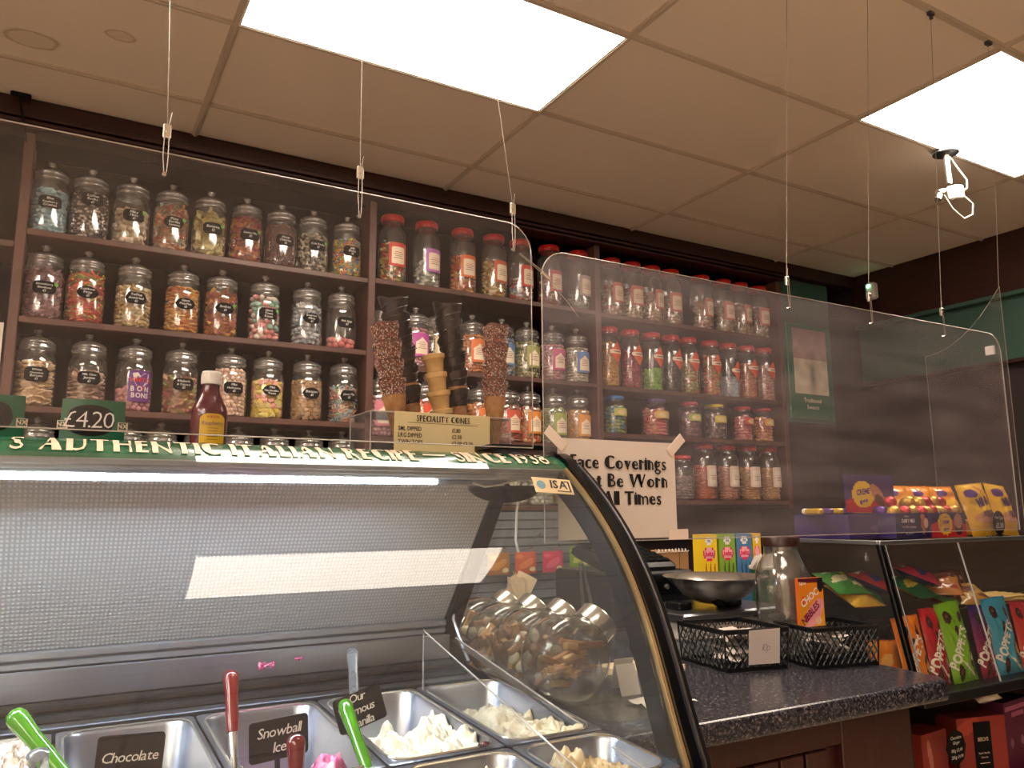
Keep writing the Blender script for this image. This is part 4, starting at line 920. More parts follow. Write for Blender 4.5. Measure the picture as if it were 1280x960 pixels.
ice(p3, 'white vanilla ice cream mound scooped out at the back', lambda u, v: .030+.090*max(0, min(1, (.80-v)*2.0))+g_(u, v, .80, .45, .04, .04)+.085*max(0, u-.72)*3.4*min(1, max(0, 1.0-v)*2)+g_(u, v, .42, .66, .012, .05), ['d4c8a8', 'ddd4bc', 'e6dfcc', 'd8ccac'], 11)
ice(p4, 'pale beige ice cream scraped in the pan beyond the divider', lambda u, v: .072+.045*max(0, 1-v*1.2)+g_(u, v, .4, .4, .08, .03), ['d8c8a4', 'e8dcc0', 'e0d0ac', 'ece4cc'], 14)
ice(q3, 'cream ice cream with a caramel coloured ball in front', lambda u, v: .09+g_(u, v, .75, .75, .012, .05), ['d8a070', 'e8c8a0', 'f0e0c4', 'e8d0ac'], 17)
ice(q4, 'tan ice cream in the front pan beyond the divider', lambda u, v: .085+g_(u, v, .35, .7, .04, .05), ['e0c898', 'e8d4ac', 'd0b080', 'ecdcbc'], 20)
ice(q2, 'pink ice cream in the front row pan', lambda u, v: .09, ['e8a0c0', 'f0b8d0'], 21)
def smear(lb, x, z, s, seed):
    mb = MB().grid(16, 10, lambda u, v: ((u-.5)*s, -.0012-abs(noise.noise((u*9+seed, v*9, 1)))*.004*math.sin(math.pi*u)*math.sin(math.pi*v), (v-.5)*s*.55*(.4+abs(noise.noise((u*4+seed, 2, 3)))*1.6)), cf=lambda u, v: lin('b01c60' if noise.noise((u*6+seed, v*6, 5)) > -.1 else 'e8a8c8'))
    o = mb.build('ice_cream_smear', M['icecream'], smooth=True); o.location = (x, 1.7335, z); tag(o, lb, 'smear', 'pink smears', 'stuff')
smear('pink ice cream smear on the steel back panel, larger one', .408, -.312, .034, 1); smear('pink ice cream smear on the steel back panel, smaller one', .474, -.305, .018, 4)
o = MB().sphere(.006, Sc(1.3, 1, .6)).build('ice_cream_smear', M['grape'], smooth=True); o.location = (.625, 1.176, -.366); tag(o, 'dark red drip on the rim of the vanilla pan', 'smear', kind='stuff')

# scoops: coloured handle, steel neck, steel spade
def scoop(lb, m, top, bot, r=.0115, L=.095, group='ice cream scoops in the pans', handle_lb=None):
    p, q = np.array(top, float), np.array(bot, float); d_ = (p-q)/np.linalg.norm(p-q); ln = np.linalg.norm(p-q)
    t = thing('ice_cream_scoop', lb, 'scoop', tuple(q), group=group)
    Mx = frame((0, 0, 0), np.cross((0, 1, 0), d_), np.cross(d_, np.cross((0, 1, 0), d_)))
    MB().lathe([(r*.35, ln-L-.002), (r*.75, ln-L), (r*.85, ln-L*.7), (r*.82, ln-L*.45), (r*1.0, ln-L*.2), (r*1.05, ln-L*.1), (r*.85, ln-.004), (r*.4, ln)], 14, Mx).build('handle', m, t, smooth=True, sharp=60)
    MB().lathe([(r*.55, ln-L-.055), (r*.6, ln-L+.002)], 10, Mx).build('neck', M['chrome'], t, smooth=True)
    MB().grid(8, 8, lambda u, v: ((u-.5)*.05*(1-.35*v*v), .012*(2*u-1)**2-.004, -.01+(ln-L-.05+.01)*v), Mx).grid(8, 8, lambda u, v: ((.5-u)*.05*(1-.35*v*v), .012*(2*u-1)**2-.0025, -.01+(ln-L-.05+.01)*v), Mx).build('spade', M['chrome'], t, smooth=True)
def w(u, v, z): return None
scoop('scoop with green acrylic handle lying in the far left pan', M['grnacr'], (-.028, 1.33, -.268), (.10, 1.20, -.41), r=.0135, L=.12)
scoop('scoop with clear handle end in the far left pan', M['clracr'], (.005, 1.16, -.282), (.03, 1.22, -.42), r=.012, L=.05)
scoop('scoop with tall red handle in the pink ice cream pan', M['redacr'], (.272, 1.40, -.255), (.268, 1.28, -.46), r=.0125, L=.098)
scoop('scoop with red handle at the bottom right of the second tag', M['redacr'], (.312, 1.14, -.300), (.31, 1.10, -.46), r=.0125, L=.10)
scoop('scoop with light green handle in front of the vanilla pan', M['grnacr'], (.428, 1.29, -.300), (.435, 1.09, -.44), r=.0115, L=.14)
scoop('scoop with clear handle behind the vanilla tag', M['clracr'], (.546, 1.60, -.272), (.50, 1.42, -.45), r=.0115, L=.115)
# flavour tags
def tagcard(lb, lines, x, y, z, w_, h_, ax, sz, roll=0, group='chalk flavour tags'):
    t = thing('flavour_tag', lb, 'tag', (x, y, z-h_/2-.03), ax, group)
    Mx = T(0, 0, h_/2+.03)@Rt('Y', roll)@UP
    MB().prism(rr(w_, h_, .006), -.0012, .0012, Mx).build('card', M['slate'], t)
    MB().box(-.003, .003, -.004, .004, -.06, .03+.004, Rt('Y', roll)).build('spike', M['black'], t)
    tb = MB(); n = len(lines)
    for k, s_ in enumerate(lines): text(tb, s_, sz, Mx@T(0, ((n-1)/2-k)*sz*1.1-sz*.32, .0014), slant=.18, gap=.02, off=.004)
    tb.build('lettering', M['chalk'], t, label='white chalk pen handwriting')
tagcard('black tag reading Chocolate, at the empty steel pan', ['Chocolate'], .121, 1.30, -.340, .088, .060, 0, .0195, 3)
tagcard('black tag reading Snowball Ice, between two red scoops', ['Snowball', 'Ice'], .330, 1.30, -.345, .092, .060, 4, .0215, -3)
tagcard('tilted black tag reading Our famous vanilla', ['Our', 'famous', 'vanilla'], .470, 1.33, -.325, .082, .058, -6, .0185, -17)

# ------------------------------------------------------------------ things on the freezer top
TZ = .1125
def price(lb, x, txt, w_):
    t = thing('price_card', lb, 'price card', (x, 1.47, TZ), group='green price cards on the freezer')
    h_ = .075; R_ = .16
    bf = lambda v: np.stack([R_*np.sin(v[:, 0]/R_), R_*(1-np.cos(v[:, 0]/R_))-v[:, 2], v[:, 1]], 1)
    a = [(x_, 0, .001) for x_ in np.linspace(-w_/2, w_/2, 14)]; b = [(x_*.97, h_, .001) for x_, _, _ in a]
    mb = MB().sweep(bf(np.array(a)), bf(np.array(b))); mb.sweep(bf(np.array(b)-np.array((0, 0, .002))), bf(np.array(a)-np.array((0, 0, .002))))
    mb.sweep(bf(np.array(b)), bf(np.array(b)-np.array((0, 0, .002)))); mb.build('card', M['sign'], t)
    xs = np.linspace(-.999, .999, 16); mb = MB().sweep(bf(np.array([(.036*q-.004, .040-.026*math.sqrt(1-q*q)**.7, .0016) for q in xs])), bf(np.array([(.036*q-.004, .040+.026*math.sqrt(1-q*q)**.7, .0016) for q in xs]))); mb.build('price_panel', M['slate'], t, label='dark oval price panel')
    if txt:
        tb = MB(); text(tb, txt, .040, None, fn=lambda v: bf(v+np.array((-.006, .028, .0018))), gap=.02, off=-.012, slant=.05); tb.build('lettering', M['chalk'], t)
    tb = MB()
    for s_ in (-1, 1):
        tb.add(bf(np.array([(s_*w_*.46+dx, .030+dy, .0015) for dx, dy in ((-.008, -.006), (.008, -.006), (.008, .009), (-.008, .009))])), [(0, 1, 2, 3)], mi=0)
        tb.add(bf(np.array([(s_*w_*.46+dx*.8, .0315+dy*.75, .0019) for dx, dy in ((-.008, -.006), (.008, -.006), (.008, .009), (-.008, .009))])), [(0, 1, 2, 3)], mi=1)
        text(tb, 'NX', .010, None, fn=lambda v: bf(v+np.array((s_*w_*.46, .0295, .0021))), mi=0, off=.02)
    tb.build('crest', [M['headtxt'], M['sign']], t, label='pale crest at the card edge')
price('green price card with chalked price, left of the syrup bottle', .047, '£4.20', .098)
price('green price card cut by the left picture edge', -.098, '', .098)
t = thing('syrup_bottle', 'dark red syrup bottle with white cap and yellow label', 'bottle', (.228, 1.47, TZ), 8)
sx_ = Sc(1, .72, 1)
MB().lathe([(.028, 0), (.031, .003), (.0315, .06), (.029, .072), (.020, .090), (.0155, .102), (.0150, .112), (.0148, .116)], 28, sx_).build('bottle_body', M['grape'], t, smooth=True)
mb = MB().lathe([(.0165, .114), (.0168, .116), (.0165, .134), (.0155, .137), (.002, .1375)], 28)
for k in range(24): mb.box(.0160, .0172, -.0008, .0008, .116, .132, Rt('Z', k*15))
mb.build('cap', M['white'], t)
g = lambda v: np.stack([.0322*np.sin(v[:, 0]/.032), -(.0322+v[:, 2]-.0005)*.72*np.cos(v[:, 0]/.032), v[:, 1]], 1)
xs = np.linspace(-.023, .023, 12)
mb = MB().sweep(g(np.array([(x, .008, .0006) for x in xs])), g(np.array([(x, .060-(x/.023)**4*.008, .0006) for x in xs])))
lb_ = mb.build('label', mat('yellow label', 'd8b020', .5, bump=(50, .02)), t, label='yellow paper label')
tb = MB(); text(tb, 'ASKEYS', .006, None, fn=lambda v: g(v+np.array((0, .052, .0012))), mi=0, off=.02)
text(tb, 'Raspberry', .0095, None, fn=lambda v: g(v+np.array((0, .040, .0012))), mi=1, slant=.2)
for k in range(5): tb.sweep(g(np.array([(x*.6, .034-.005*k, .0012) for x in xs[2:-2]])), g(np.array([(x*.6, .0348-.005*k, .0012) for x in xs[2:-2]])), mi=2)
tb.build('lettering', [M['redlid'], M['purplid'], M['wood']], lb_)
# cone stand
t = thing('cone_stand', 'clear acrylic cone holder with cream price card on the freezer top', 'cone holder', (.672, 1.50, TZ))
mb = MB(); W2, D2 = .155, .06
mb.rbox(-W2, W2, -D2, D2, .078, .081, .001); mb.rbox(-W2, W2, -D2, -D2+.003, 0, .078, .001); mb.rbox(-W2, W2, D2-.003, D2, 0, .078, .001); mb.rbox(-W2, -W2+.003, -D2, D2, 0, .078, .001); mb.rbox(W2-.003, W2, -D2, D2, 0, .078, .001)
mb.build('stand', M['clear'], t)
e = MB()
for a in (-1, 1):
    e.tube([(-W2, a*D2, .081), (W2, a*D2, .081)], .0014, 5); e.tube([(a*W2, -D2, .081), (a*W2, D2, .081)], .0014, 5)
    for b in (-1, 1): e.tube([(a*W2, b*D2, 0), (a*W2, b*D2, .08)], .0014, 5)
e.build('acrylic_edges', M['edge'], t)
cdp = MB().rbox(-.108, .104, -D2-.0035, -D2-.0015, .002, .083, .0005).build('price_card', M['cpaper'], t, label='cream card listing speciality cones')
tb = MB(); Mx = T(-.002, -D2-.0038, 0)@UP
text(tb, 'SPECIALITY CONES', .0175, Mx@T(0, .065, 0), style='deco', gap=.09, off=.008, sx=.76)
tb.box(-.078, .078, .0615, .0622, 0, .0004, Mx)
for k, (a, b) in enumerate((('SML DIPPED', '£1.80'), ('LRG DIPPED', '£2.00'), ('TWIN TOPS', '£2.00 £3.20'))):
    text(tb, a, .0115, Mx@T(-.098, .046-.0130*k, 0), 'l', off=.018, gap=.08, sx=.80); text(tb, b, .0115, Mx@T(.018, .046-.0130*k, 0), 'l', off=.018, gap=.08, sx=.80)
tb.build('lettering', M['ink'], cdp)
M['dip'] = mat('milk chocolate dip', '6a4030', .5, bump=(90, .5))
def stack(lb, px, ztop, zbot, n, rt_, kind, tilt, base_r=.006, y=1.50):
    """cones nested in each other: tip at the bottom, several rims up the stack"""
    t = thing('ice_cream_cone', lb, 'cone', (px, y, zbot), group='stacked cones in the acrylic holder')
    L = ztop-zbot; Mx = Rt('Y', tilt[0])@Rt('X', tilt[1])
    cone = L*.46; lo = MB().lathe([(base_r*.4, 0), (base_r, .004), (rt_*.9, cone)], 24, Mx)
    if kind in ('sprinkle', 'choc'):
        for k in range(14):                      # raised waffle ribs on the bare cone
            a0 = 2*math.pi*k/14
            for sgn in (1, -1): lo.tube([((base_r+(rt_*.9-base_r)*q+.0004)*math.cos(a0+sgn*q*1.6), (base_r+(rt_*.9-base_r)*q+.0004)*math.sin(a0+sgn*q*1.6), .004+(cone-.004)*q) for q in (0, .25, .5, .75, 1)], .0006, 3, Mx)
    lo.build('wafer_cone', M['wafer'] if kind != 'plain' else M['waferp'], t, smooth=True)
    for k in range(n):
        st = cone*{'sprinkle': .92, 'choc': .72, 'plain': .15}[kind]; z0 = st+(L-st)*k/n; z1 = st+(L-st)*(k+1.12)/n
        ra, rb = rt_*.74, rt_*(1.06+.03*((k*7) % 3)); N_ = 26; mb = MB(); v = []
        if kind == 'plain':
            mb.lathe([(ra, z0), (rb*.86, z1-.013), (rb*.99, z1-.010), (rb*1.02, z1-.001), (rb*.93, z1), (rb*.78, z1-.014)], 26, Mx, cap=False); mb.build('coated_cone', M['waferp'], t, smooth=True); continue
        for i_, (r_, z_) in enumerate(((ra, z0), ((ra+rb)/2, (z0+z1)/2), (rb, z1), (rb*.9, z1), (rb*.72, z0+(z1-z0)*.4))):
            for q in range(N_):
                a = 2*math.pi*q/N_; wob = (.006*math.sin(a*1.0+k)+.003*math.sin(3*a+k)) if i_ in (2, 3) else 0
                v.append((r_*math.cos(a), r_*math.sin(a), z_+wob))
        mb.add(v, [(l*N_+q, l*N_+(q+1) % N_, (l+1)*N_+(q+1) % N_, (l+1)*N_+q) for l in range(4) for q in range(N_)], Mx)
        if kind == 'choc':                        # spiral ridges in the coating
            for s_ in range(2):
                mb.tube([((ra+(rb-ra)*q+.0012)*math.cos(q*7+s_*3+k), (ra+(rb-ra)*q+.0012)*math.sin(q*7+s_*3+k), z0+(z1-z0)*q*.98) for q in np.linspace(0, 1, 14)], .0016, 5, Mx)
            mb.build('coated_cone', M['choc'], t, smooth=True)
        else:
            o = mb.build('coated_cone', M['dip'], t, smooth=True); sb = MB(); cs = [lin(c) for c in ('6a4030', 'a8705c', 'd8b8a0', 'b8604c', 'e8dcd0', '5c3428', '8ca0a0', 'c89878')]
            v0 = np.array([(-1, -.5, 0), (1, -.5, 0), (1, .5, 0), (-1, .5, 0), (-.8, -.3, .8), (.8, -.3, .8), (.8, .3, .8), (-.8, .3, .8)]); f0 = [(4, 5, 6, 7), (0, 1, 5, 4), (1, 2, 6, 5), (2, 3, 7, 6), (3, 0, 4, 7)]
            V = []; Fq = []; C = []
            for _ in range(620):
                q = rng.uniform(.22, 1); a = rng.uniform(0, 6.283); r_ = ra+(rb-ra)*q
                m3 = np.array(Matrix.Rotation(a, 3, 'Z')@Matrix.Rotation(math.pi/2, 3, 'Y')@Matrix.Rotation(rng.uniform(0, 6.28), 3, 'Z'))
                V.append((v0*.0014)@m3.T+(r_*math.cos(a), r_*math.sin(a), z0+(z1-z0)*q)); n0 = 8*len(C)
                Fq += [tuple(i+n0 for i in ff) for ff in f0]; C.append(np.tile(cs[rng.integers(8)], (5, 1)))
            sb.add(np.concatenate(V), Fq, Mx, np.concatenate(C)); sb.build('sprinkles', M['sprink'], o, kind='stuff')
stack('sprinkle dipped cones stacked at the left end of the acrylic holder', .595, .372, TZ+.003, 4, .0270, 'sprinkle', (-9, 0), y=1.475)
stack('tall dark chocolate dipped cones, second stack from left', .652, .445, TZ+.003, 6, .0280, 'choc', (-11, 0), y=1.52)
stack('short stack of plain pale wafer cones in the holder', .705, .325, TZ+.003, 5, .0225, 'plain', (-10, 0), .010, y=1.49)
stack('tall dark chocolate dipped cones, right of the plain cones', .755, .445, TZ+.003, 6, .0280, 'choc', (-7, 0), y=1.52)
stack('sprinkle dipped cones stacked at the right end of the holder', .806, .392, TZ+.003, 4, .0265, 'sprinkle', (1, 0), y=1.475)
# ------------------------------------------------------------------ counter
WZ = -.45
t = thing('counter_worktop', 'dark speckled laminate worktop between the freezer and the glass cabinet', 'worktop', (1.5, 1.8, WZ-.055))
out = [(-.59, -.455), (.60, -.475), (.632, -.44), (.655, -.23), (.655, .25), (1.5, .25), (1.5, 1.14), (-.59, 1.14)]
o = MB().prism(out, 0, .055).build('top', M['worktop'], t); bv = o.modifiers.new('b', 'BEVEL'); bv.width = .012; bv.segments = 4; bv.limit_method = 'ANGLE'; bv.angle_limit = math.radians(60)
t = thing('counter_cabinet', 'dark mahogany panelled cabinet under the speckled worktop', 'cabinet', (1.5, 1.6, -1.35))
MB().rbox(-.58, .55, -.17, .6, 0, .844, .003).build('carcass', M['plank'], t)
x = -.58
for k in range(9): MB().rbox(-.56+k*.088, -.56+k*.088+.078, -.185, -.17, .03, .76, .003).build('plank', M['plank'], t)
MB().rbox(-.58, .27, -.19, -.17, .765, .842, .003).build('rail', M['plank'], t)
MB().rbox(.27, .55, -.192, -.17, .01, .842, .003).build('end_panel', M['plank'], t); MB().rbox(.545, .556, -.19, .58, .01, .842, .002).build('side_panel', M['blackg'], t)

def basket(lb, pts, h, seed, sign_=None):
    """perforated black basket from four base corners"""
    P_ = [np.array((x, y, 0)) for x, y in pts]; c = sum(P_)/4; t = thing('wire_basket', lb, 'basket', (c[0], c[1], WZ), group='black perforated baskets')
    B_ = [c0-c for c0 in P_]; Tp = [b*1.06+np.array((0, 0, h)) for b in B_]
    for k in range(4):
        a, b, ta, tb_ = B_[k], B_[(k+1) % 4], Tp[k], Tp[(k+1) % 4]; L = np.linalg.norm(b-a); n = max(8, int(L/.0105)); mb = MB()
        f = lambda u, v: a*(1-u)*(1-v)+b*u*(1-v)+ta*(1-u)*v+tb_*u*v
        for i in range(n+1):
            for sgn in (1, -1):
                if sgn == -1 and i == n: continue
                pts_ = []
                for j in range(17):
                    v = .08+.84*j/16; ph = math.sin(v*math.pi*2*3.5+(math.pi*(i % 2))); pts_.append(f(min(1, max(0, (i+.40*ph)/n)), v))
                mb.tube(pts_, .0023, 4) if sgn == 1 else None
        mb.build('lattice', M['black'], t, kind='stuff')
        fr = MB()
        for (v0, v1) in ((0, .09), (.90, 1.02)):
            q = [f(0, v0), f(1, v0), f(1, v1), f(0, v1)]; nrm = np.cross(b-a, (0, 0, 1)); nrm = nrm/np.linalg.norm(nrm)*.0015
            fr.add([p-nrm for p in q]+[p+nrm for p in q], [(0, 1, 2, 3), (7, 6, 5, 4), (0, 4, 5, 1), (1, 5, 6, 2), (2, 6, 7, 3), (3, 7, 4, 0)])
        fr.tube([f(0, 1.0), f(1, 1.0)], .0032, 6).tube([f(0, 0), f(0, 1)], .003, 6).build('rim', M['black'], t, smooth=True)
    fl = MB(); fl.add([p+np.array((0, 0, .002)) for p in B_], [(0, 1, 2, 3), (3, 2, 1, 0)]); fl.build('base', M['black'], t)
    return t, c, B_, Tp
bk1 = basket('left perforated black basket with a paper price sheet on its front', [(1.670, 1.700), (1.868, 1.658), (1.905, 1.88), (1.698, 1.912)], .113, 1)
bk2 = basket('right perforated black basket at the end of the speckled worktop', [(1.918, 1.600), (2.135, 1.555), (2.165, 1.72), (1.955, 1.765)], .112, 2)
t, c, B_, Tp = bk1
t2 = thing('price_sheet', 'pinkish paper sheet with handwritten price on the left basket', 'price sheet', (1.742, 1.678, WZ+.028))
Mx = T(0, -.012, 0)@Rt('Z', -11)@Rt('X', 4)@UP
MB().prism([(-.016, -.008), (.088, -.009), (.090, .088), (-.014, .086)], 0, .001, Mx).build('sheet', M['paper'], t2)
tb = MB(); text(tb, '10p', .03, Mx@T(.041, .028, .0014), off=-.014, slant=.3, gap=.02); tb.build('lettering', mat('pencil', '8a8088', .7), t2)
def papers(lb, c, seeds, n, w_, rad, z0, cat='sachets', m=M['paper']):
    mb = MB(); r_ = np.random.default_rng(seeds)
    for k in range(n):
        x, y = r_.uniform(-rad, rad, 2); Mx = T(x, y, z0+.006*k*.6+r_.uniform(0, .01))@Rt('Z', r_.uniform(0, 180))@Rt('X', r_.uniform(-22, 22))@Rt('Y', r_.uniform(-15, 15))
        mb.grid(3, 2, lambda u, v: ((u-.5)*w_, (v-.5)*w_*.55, .004*math.sin(3*u+k)), Mx); mb.grid(3, 2, lambda u, v: ((.5-u)*w_, (v-.5)*w_*.55, .004*math.sin(3*(1-u)+k)-.0008), Mx)
    o = mb.build('paper_sachets', m); o.location = (c[0], c[1], WZ); return tag(o, lb, cat, kind='stuff')
papers('white paper packets piled inside the left basket', bk1[1], 3, 22, .085, .055, .02)
papers('white paper packets piled inside the right basket', bk2[1], 4, 20, .085, .05, .01)
t = thing('paper_bags', 'flat stack of beige paper bags left of the perforated basket', 'paper bags', (1.50, 1.86, WZ))
for k in range(5): MB().rbox(-.12, .10, -.07, .06, .001+k*.003, .0035+k*.003, .0008, Rt('Z', -20+k*5)).build('paper_bag', mat('beige paper %d' % k, 'd8c0a0', .8, bump=(30, .08)) if k == 0 else bpy.data.materials['beige paper 0'], t)
t = thing('black_tray', 'small black tray standing behind the left basket', 'tray', (1.66, 2.03, WZ)); MB().rbox(-.05, .05, -.04, .04, 0, .05, .012).rbox(-.042, .042, -.045, -.03, .008, .042, .006).build('tray', M['blackg'], t)

# scale with bowl
t = thing('weighing_scale', 'steel topped weighing scale with black feet under a steel bowl', 'scale', (2.13, 2.28, WZ))
MB().rbox(-.20, .26, -.13, .17, .0, .07, .006).build('base', M['white'], t); MB().rbox(-.225, .30, -.15, .19, .070, .095, .004).build('platform', M['steel'], t)
MB().rbox(-.23, .305, -.156, -.148, .074, .091, .002).build('front_lip', M['alu'], t)
for x in (-.13, .12): MB().rbox(x-.03, x+.03, -.06, .02, .095, .122, .004).build('bowl_rest', M['black'], t)
MB().lathe([(.028, 0), (.03, .004), (.03, .02)], 16, T(-.005, -.085, .13)@Rt('X', 70)).build('knob', M['black'], t, smooth=True)
t = thing('steel_bowl', 'shallow polished steel bowl resting on the scale', 'bowl', (2.165, 2.24, WZ+.108))
pr_ = [(.04, 0), (.07, .006), (.12, .032), (.165, .072), (.185, .094), (.198, .098), (.197, .101), (.182, .097), (.160, .074), (.115, .036), (.068, .010), (.001, .006)]
MB().lathe([(r_*.98, z) for r_, z in pr_], 48, cap=False).build('bowl', M['chrome'], t, smooth=True, sharp=70)

# large glass jar with brown lid
t = thing('large_glass_jar', 'large clear glass storage jar with dark brown lid behind the baskets', 'jar', (2.02, 1.79, WZ))
MB().lathe([(.001, .004), (.068, .002), (.080, .008), (.083, .03), (.086, .22), (.083, .262), (.070, .295), (.058, .315), (.053, .335), (.053, .350)], 40, cap=False).lathe([(.048, .350), (.048, .335), (.053, .312), (.066, .290), (.079, .258), (.082, .218), (.079, .03), (.074, .012), (.001, .009)], 40, cap=False).build('body', M['jarglass'], t, smooth=True)
MB().lathe([(.056, .348), (.058, .350), (.058, .375), (.055, .379), (.001, .380)], 36).build('lid', M['wood'], t, smooth=True)
t.scale = (1.0, 1.0, .965)
# orange sweets box card in front of it
def blobs(bg, L, grad=None):
    bgc = np.array(lin(bg)); LL = [(cx, cy, rx, ry, math.radians(a), np.array(lin(c))) for cx, cy, rx, ry, a, c in L]
    g2 = np.array(lin(grad)) if grad else None
    def f(u, v):
        c = bgc if g2 is None else bgc*v+g2*(1-v)
        for cx, cy, rx, ry, a, cc in LL:
            dx, dy = u-cx, v-cy; x, y = dx*math.cos(a)+dy*math.sin(a), -dx*math.sin(a)+dy*math.cos(a)
            if (x/rx)**2+(y/ry)**2 < 1: c = cc
        return c
    return f
def printbox(name, lb, cat, x, y, z, w_, d_, h_, rz, cf, side, texts, group=None, nx=30, ny=30):
    t = thing(name, lb, cat, (x, y, z), rz, group)
    MB().rbox(-w_/2, w_/2, 0, d_, 0, h_, .001, col=lin(side)).build('box', M['card'], t)
    mb = MB().grid(nx, ny, lambda u, v: ((u-.5)*w_, -.0006, v*h_), cf=cf); fr = mb.build('front_print', M['card'], t)
    if texts:
        tb = MB(); ms = []
        for k, (s_, sz, tx, ty, rot, colr, off, sx) in enumerate(texts):
            text(tb, s_, sz, UP@T(tx, ty, .0012+.0004*k)@Rt('Z', rot), off=off, sx=sx, gap=.02, col=lin(colr), slant=.08)
        tb.build('lettering', M['card'], fr)
    return t
printbox('sweets_box', 'orange choc nibbles sweets box leaning on the large glass jar', 'sweet box', 2.000, 1.668, WZ+.104, .103, .012, .142, -3,
         blobs('f08a1c', [(.5, 1.0, .7, .10, 0, '5a1020'), (.2, .55, .12, .08, 0, 'e85c18'), (.85, .35, .13, .1, 0, 'e8b020'), (.55, .25, .5, .2, 33, 'f0a0a8'), (.2, .1, .1, .06, 0, 'f0c040'), (.88, .86, .12, .16, 0, '1c1820'), (.75, .12, .14, .08, 0, 'f0c8a0')], 'e8a020'), 'c86018',
         [('CHOC', .030, -.004, .076, 30, 'f4ece4', .03, .95), ('NIBBLES', .030, -.002, .032, 38, '8c2048', .03, .85), ('NEW', .012, -.035, .122, 0, 'f4ece4', .02, 1)])
t = thing('box_prop', 'small clear stand holding the orange sweets box', 'stand', (2.000, 1.69, WZ)); MB().rbox(-.03, .03, -.012, .012, 0, .103, .002).build('stand', M['clear'], t)

# till
t = thing('cash_register', 'black cash register with sloping keyboard behind the scuffed screen', 'till', (2.10, 2.62, WZ))
MB().rbox(-.22, .20, -.12, .28, 0, .21, .008).build('drawer_case', M['black'], t); MB().rbox(-.21, .19, -.124, -.12, .12, .20, .002).build('drawer', M['blackg'], t)
MB().lathe([(.010, 0), (.010, .006), (.004, .007)], 16, T(.05, -.124, .15)@Rt('X', 90)).build('lock', M['chrome'], t)
Mx = T(0, 0, .21)@Rt('X', 14)
MB().rbox(-.19, .15, -.08, .22, .0, .05, .015, Mx).build('keyboard_case', M['black'], t)
kb = t
for i in range(8):
    for j in range(5): MB().rbox(-.17+i*.037, -.140+i*.037, -.06+j*.04, -.03+j*.04, .05, .060, .003, Mx).build('key', M['white'] if (i < 2 and j < 3) else M['rubber'], t)
MB().rbox(-.19, .16, .16, .26, .06, .14, .008, Mx).build('display', M['black'], t)
# boxes by the till
t = thing('cardboard_box', 'plain brown cardboard box with a spiral band beside the till', 'box', (2.44, 2.78, WZ)); MB().rbox(-.09, .09, 0, .12, 0, .27, .001).build('carton', M['kraft'], t); MB().box(.035, .037, -.001, 0, 0, .27).build('fold_line', M['wood'], t)
MB().tube([(-.11+.004*k, -.01+.008*math.sin(k*1.3), .272+.008*math.cos(k*1.3)) for k in range(48)], .002, 4).build('spiral_cord', M['white'], t)
beltc = lambda bg, fg, g3: blobs(bg, [(.5, .92, .24, .045, 0, 'f0e8e0'), (.5, .76, .38, .085, 0, 'd8285c'), (.5, .76, .32, .065, 0, 'f4a8b4'), (.3, .54, .05, .12, 10, g3), (.55, .53, .05, .13, -10, g3), (.8, .54, .05, .11, -20, g3)])
for (x, c1, c3, nm) in ((2.505, 'f0cc28', 'b8641c', 'yellow'), (2.615, '84a838', '3c5018', 'green'), (2.72, '4c7ca4', '28486c', 'blue'), (2.80, 'e8b828', 'c07820', 'narrow amber')):
    w_ = .095 if nm != 'narrow amber' else .05
    printbox('sweets_box', f'{nm} printed sweets belt box standing behind the scale', 'sweet box', x, 2.62, WZ, w_, .05, .345, 0, beltc(c1, None, c3), c1, [('belts', .030, 0, .252, 0, 'd8285c', .03, .8), ('fini', .016, 0, .312, 0, '3c5ca0', .02, 1)] if w_ > .06 else None, group='sweet belt boxes behind the scale')
t = thing('green_tub', 'green lidless tub with white wafers behind the scale', 'tub', (2.72, 2.50, WZ)); MB().lathe([(.06, 0), (.068, .2), (.07, .205), (.066, .205), (.058, .01)], 24).build('tub', M['sign'], t, smooth=True); MB().lathe([(.071, .196), (.073, .2), (.073, .208), (.069, .210)], 24).build('rim', M['white'], t)
for k in range(9):
    a = -70+k*17; o = MB().lathe([(.001, 0), (.026, .001), (.030, .05), (.034, .0505), (.029, .002), (.001, .003)][:4], 14, Sc(1, .5, 1)).build('paper_cup', M['paper'], smooth=True); o.location = (2.72+.012*(k-4), 2.47, WZ+.205); o.rotation_euler = (math.radians(-15), math.radians(a*.8), 0)
    tag(o, f'white ruffled paper cup, {ORD[k]} from left above the green tub', 'paper cup', 'paper cups above the green tub')

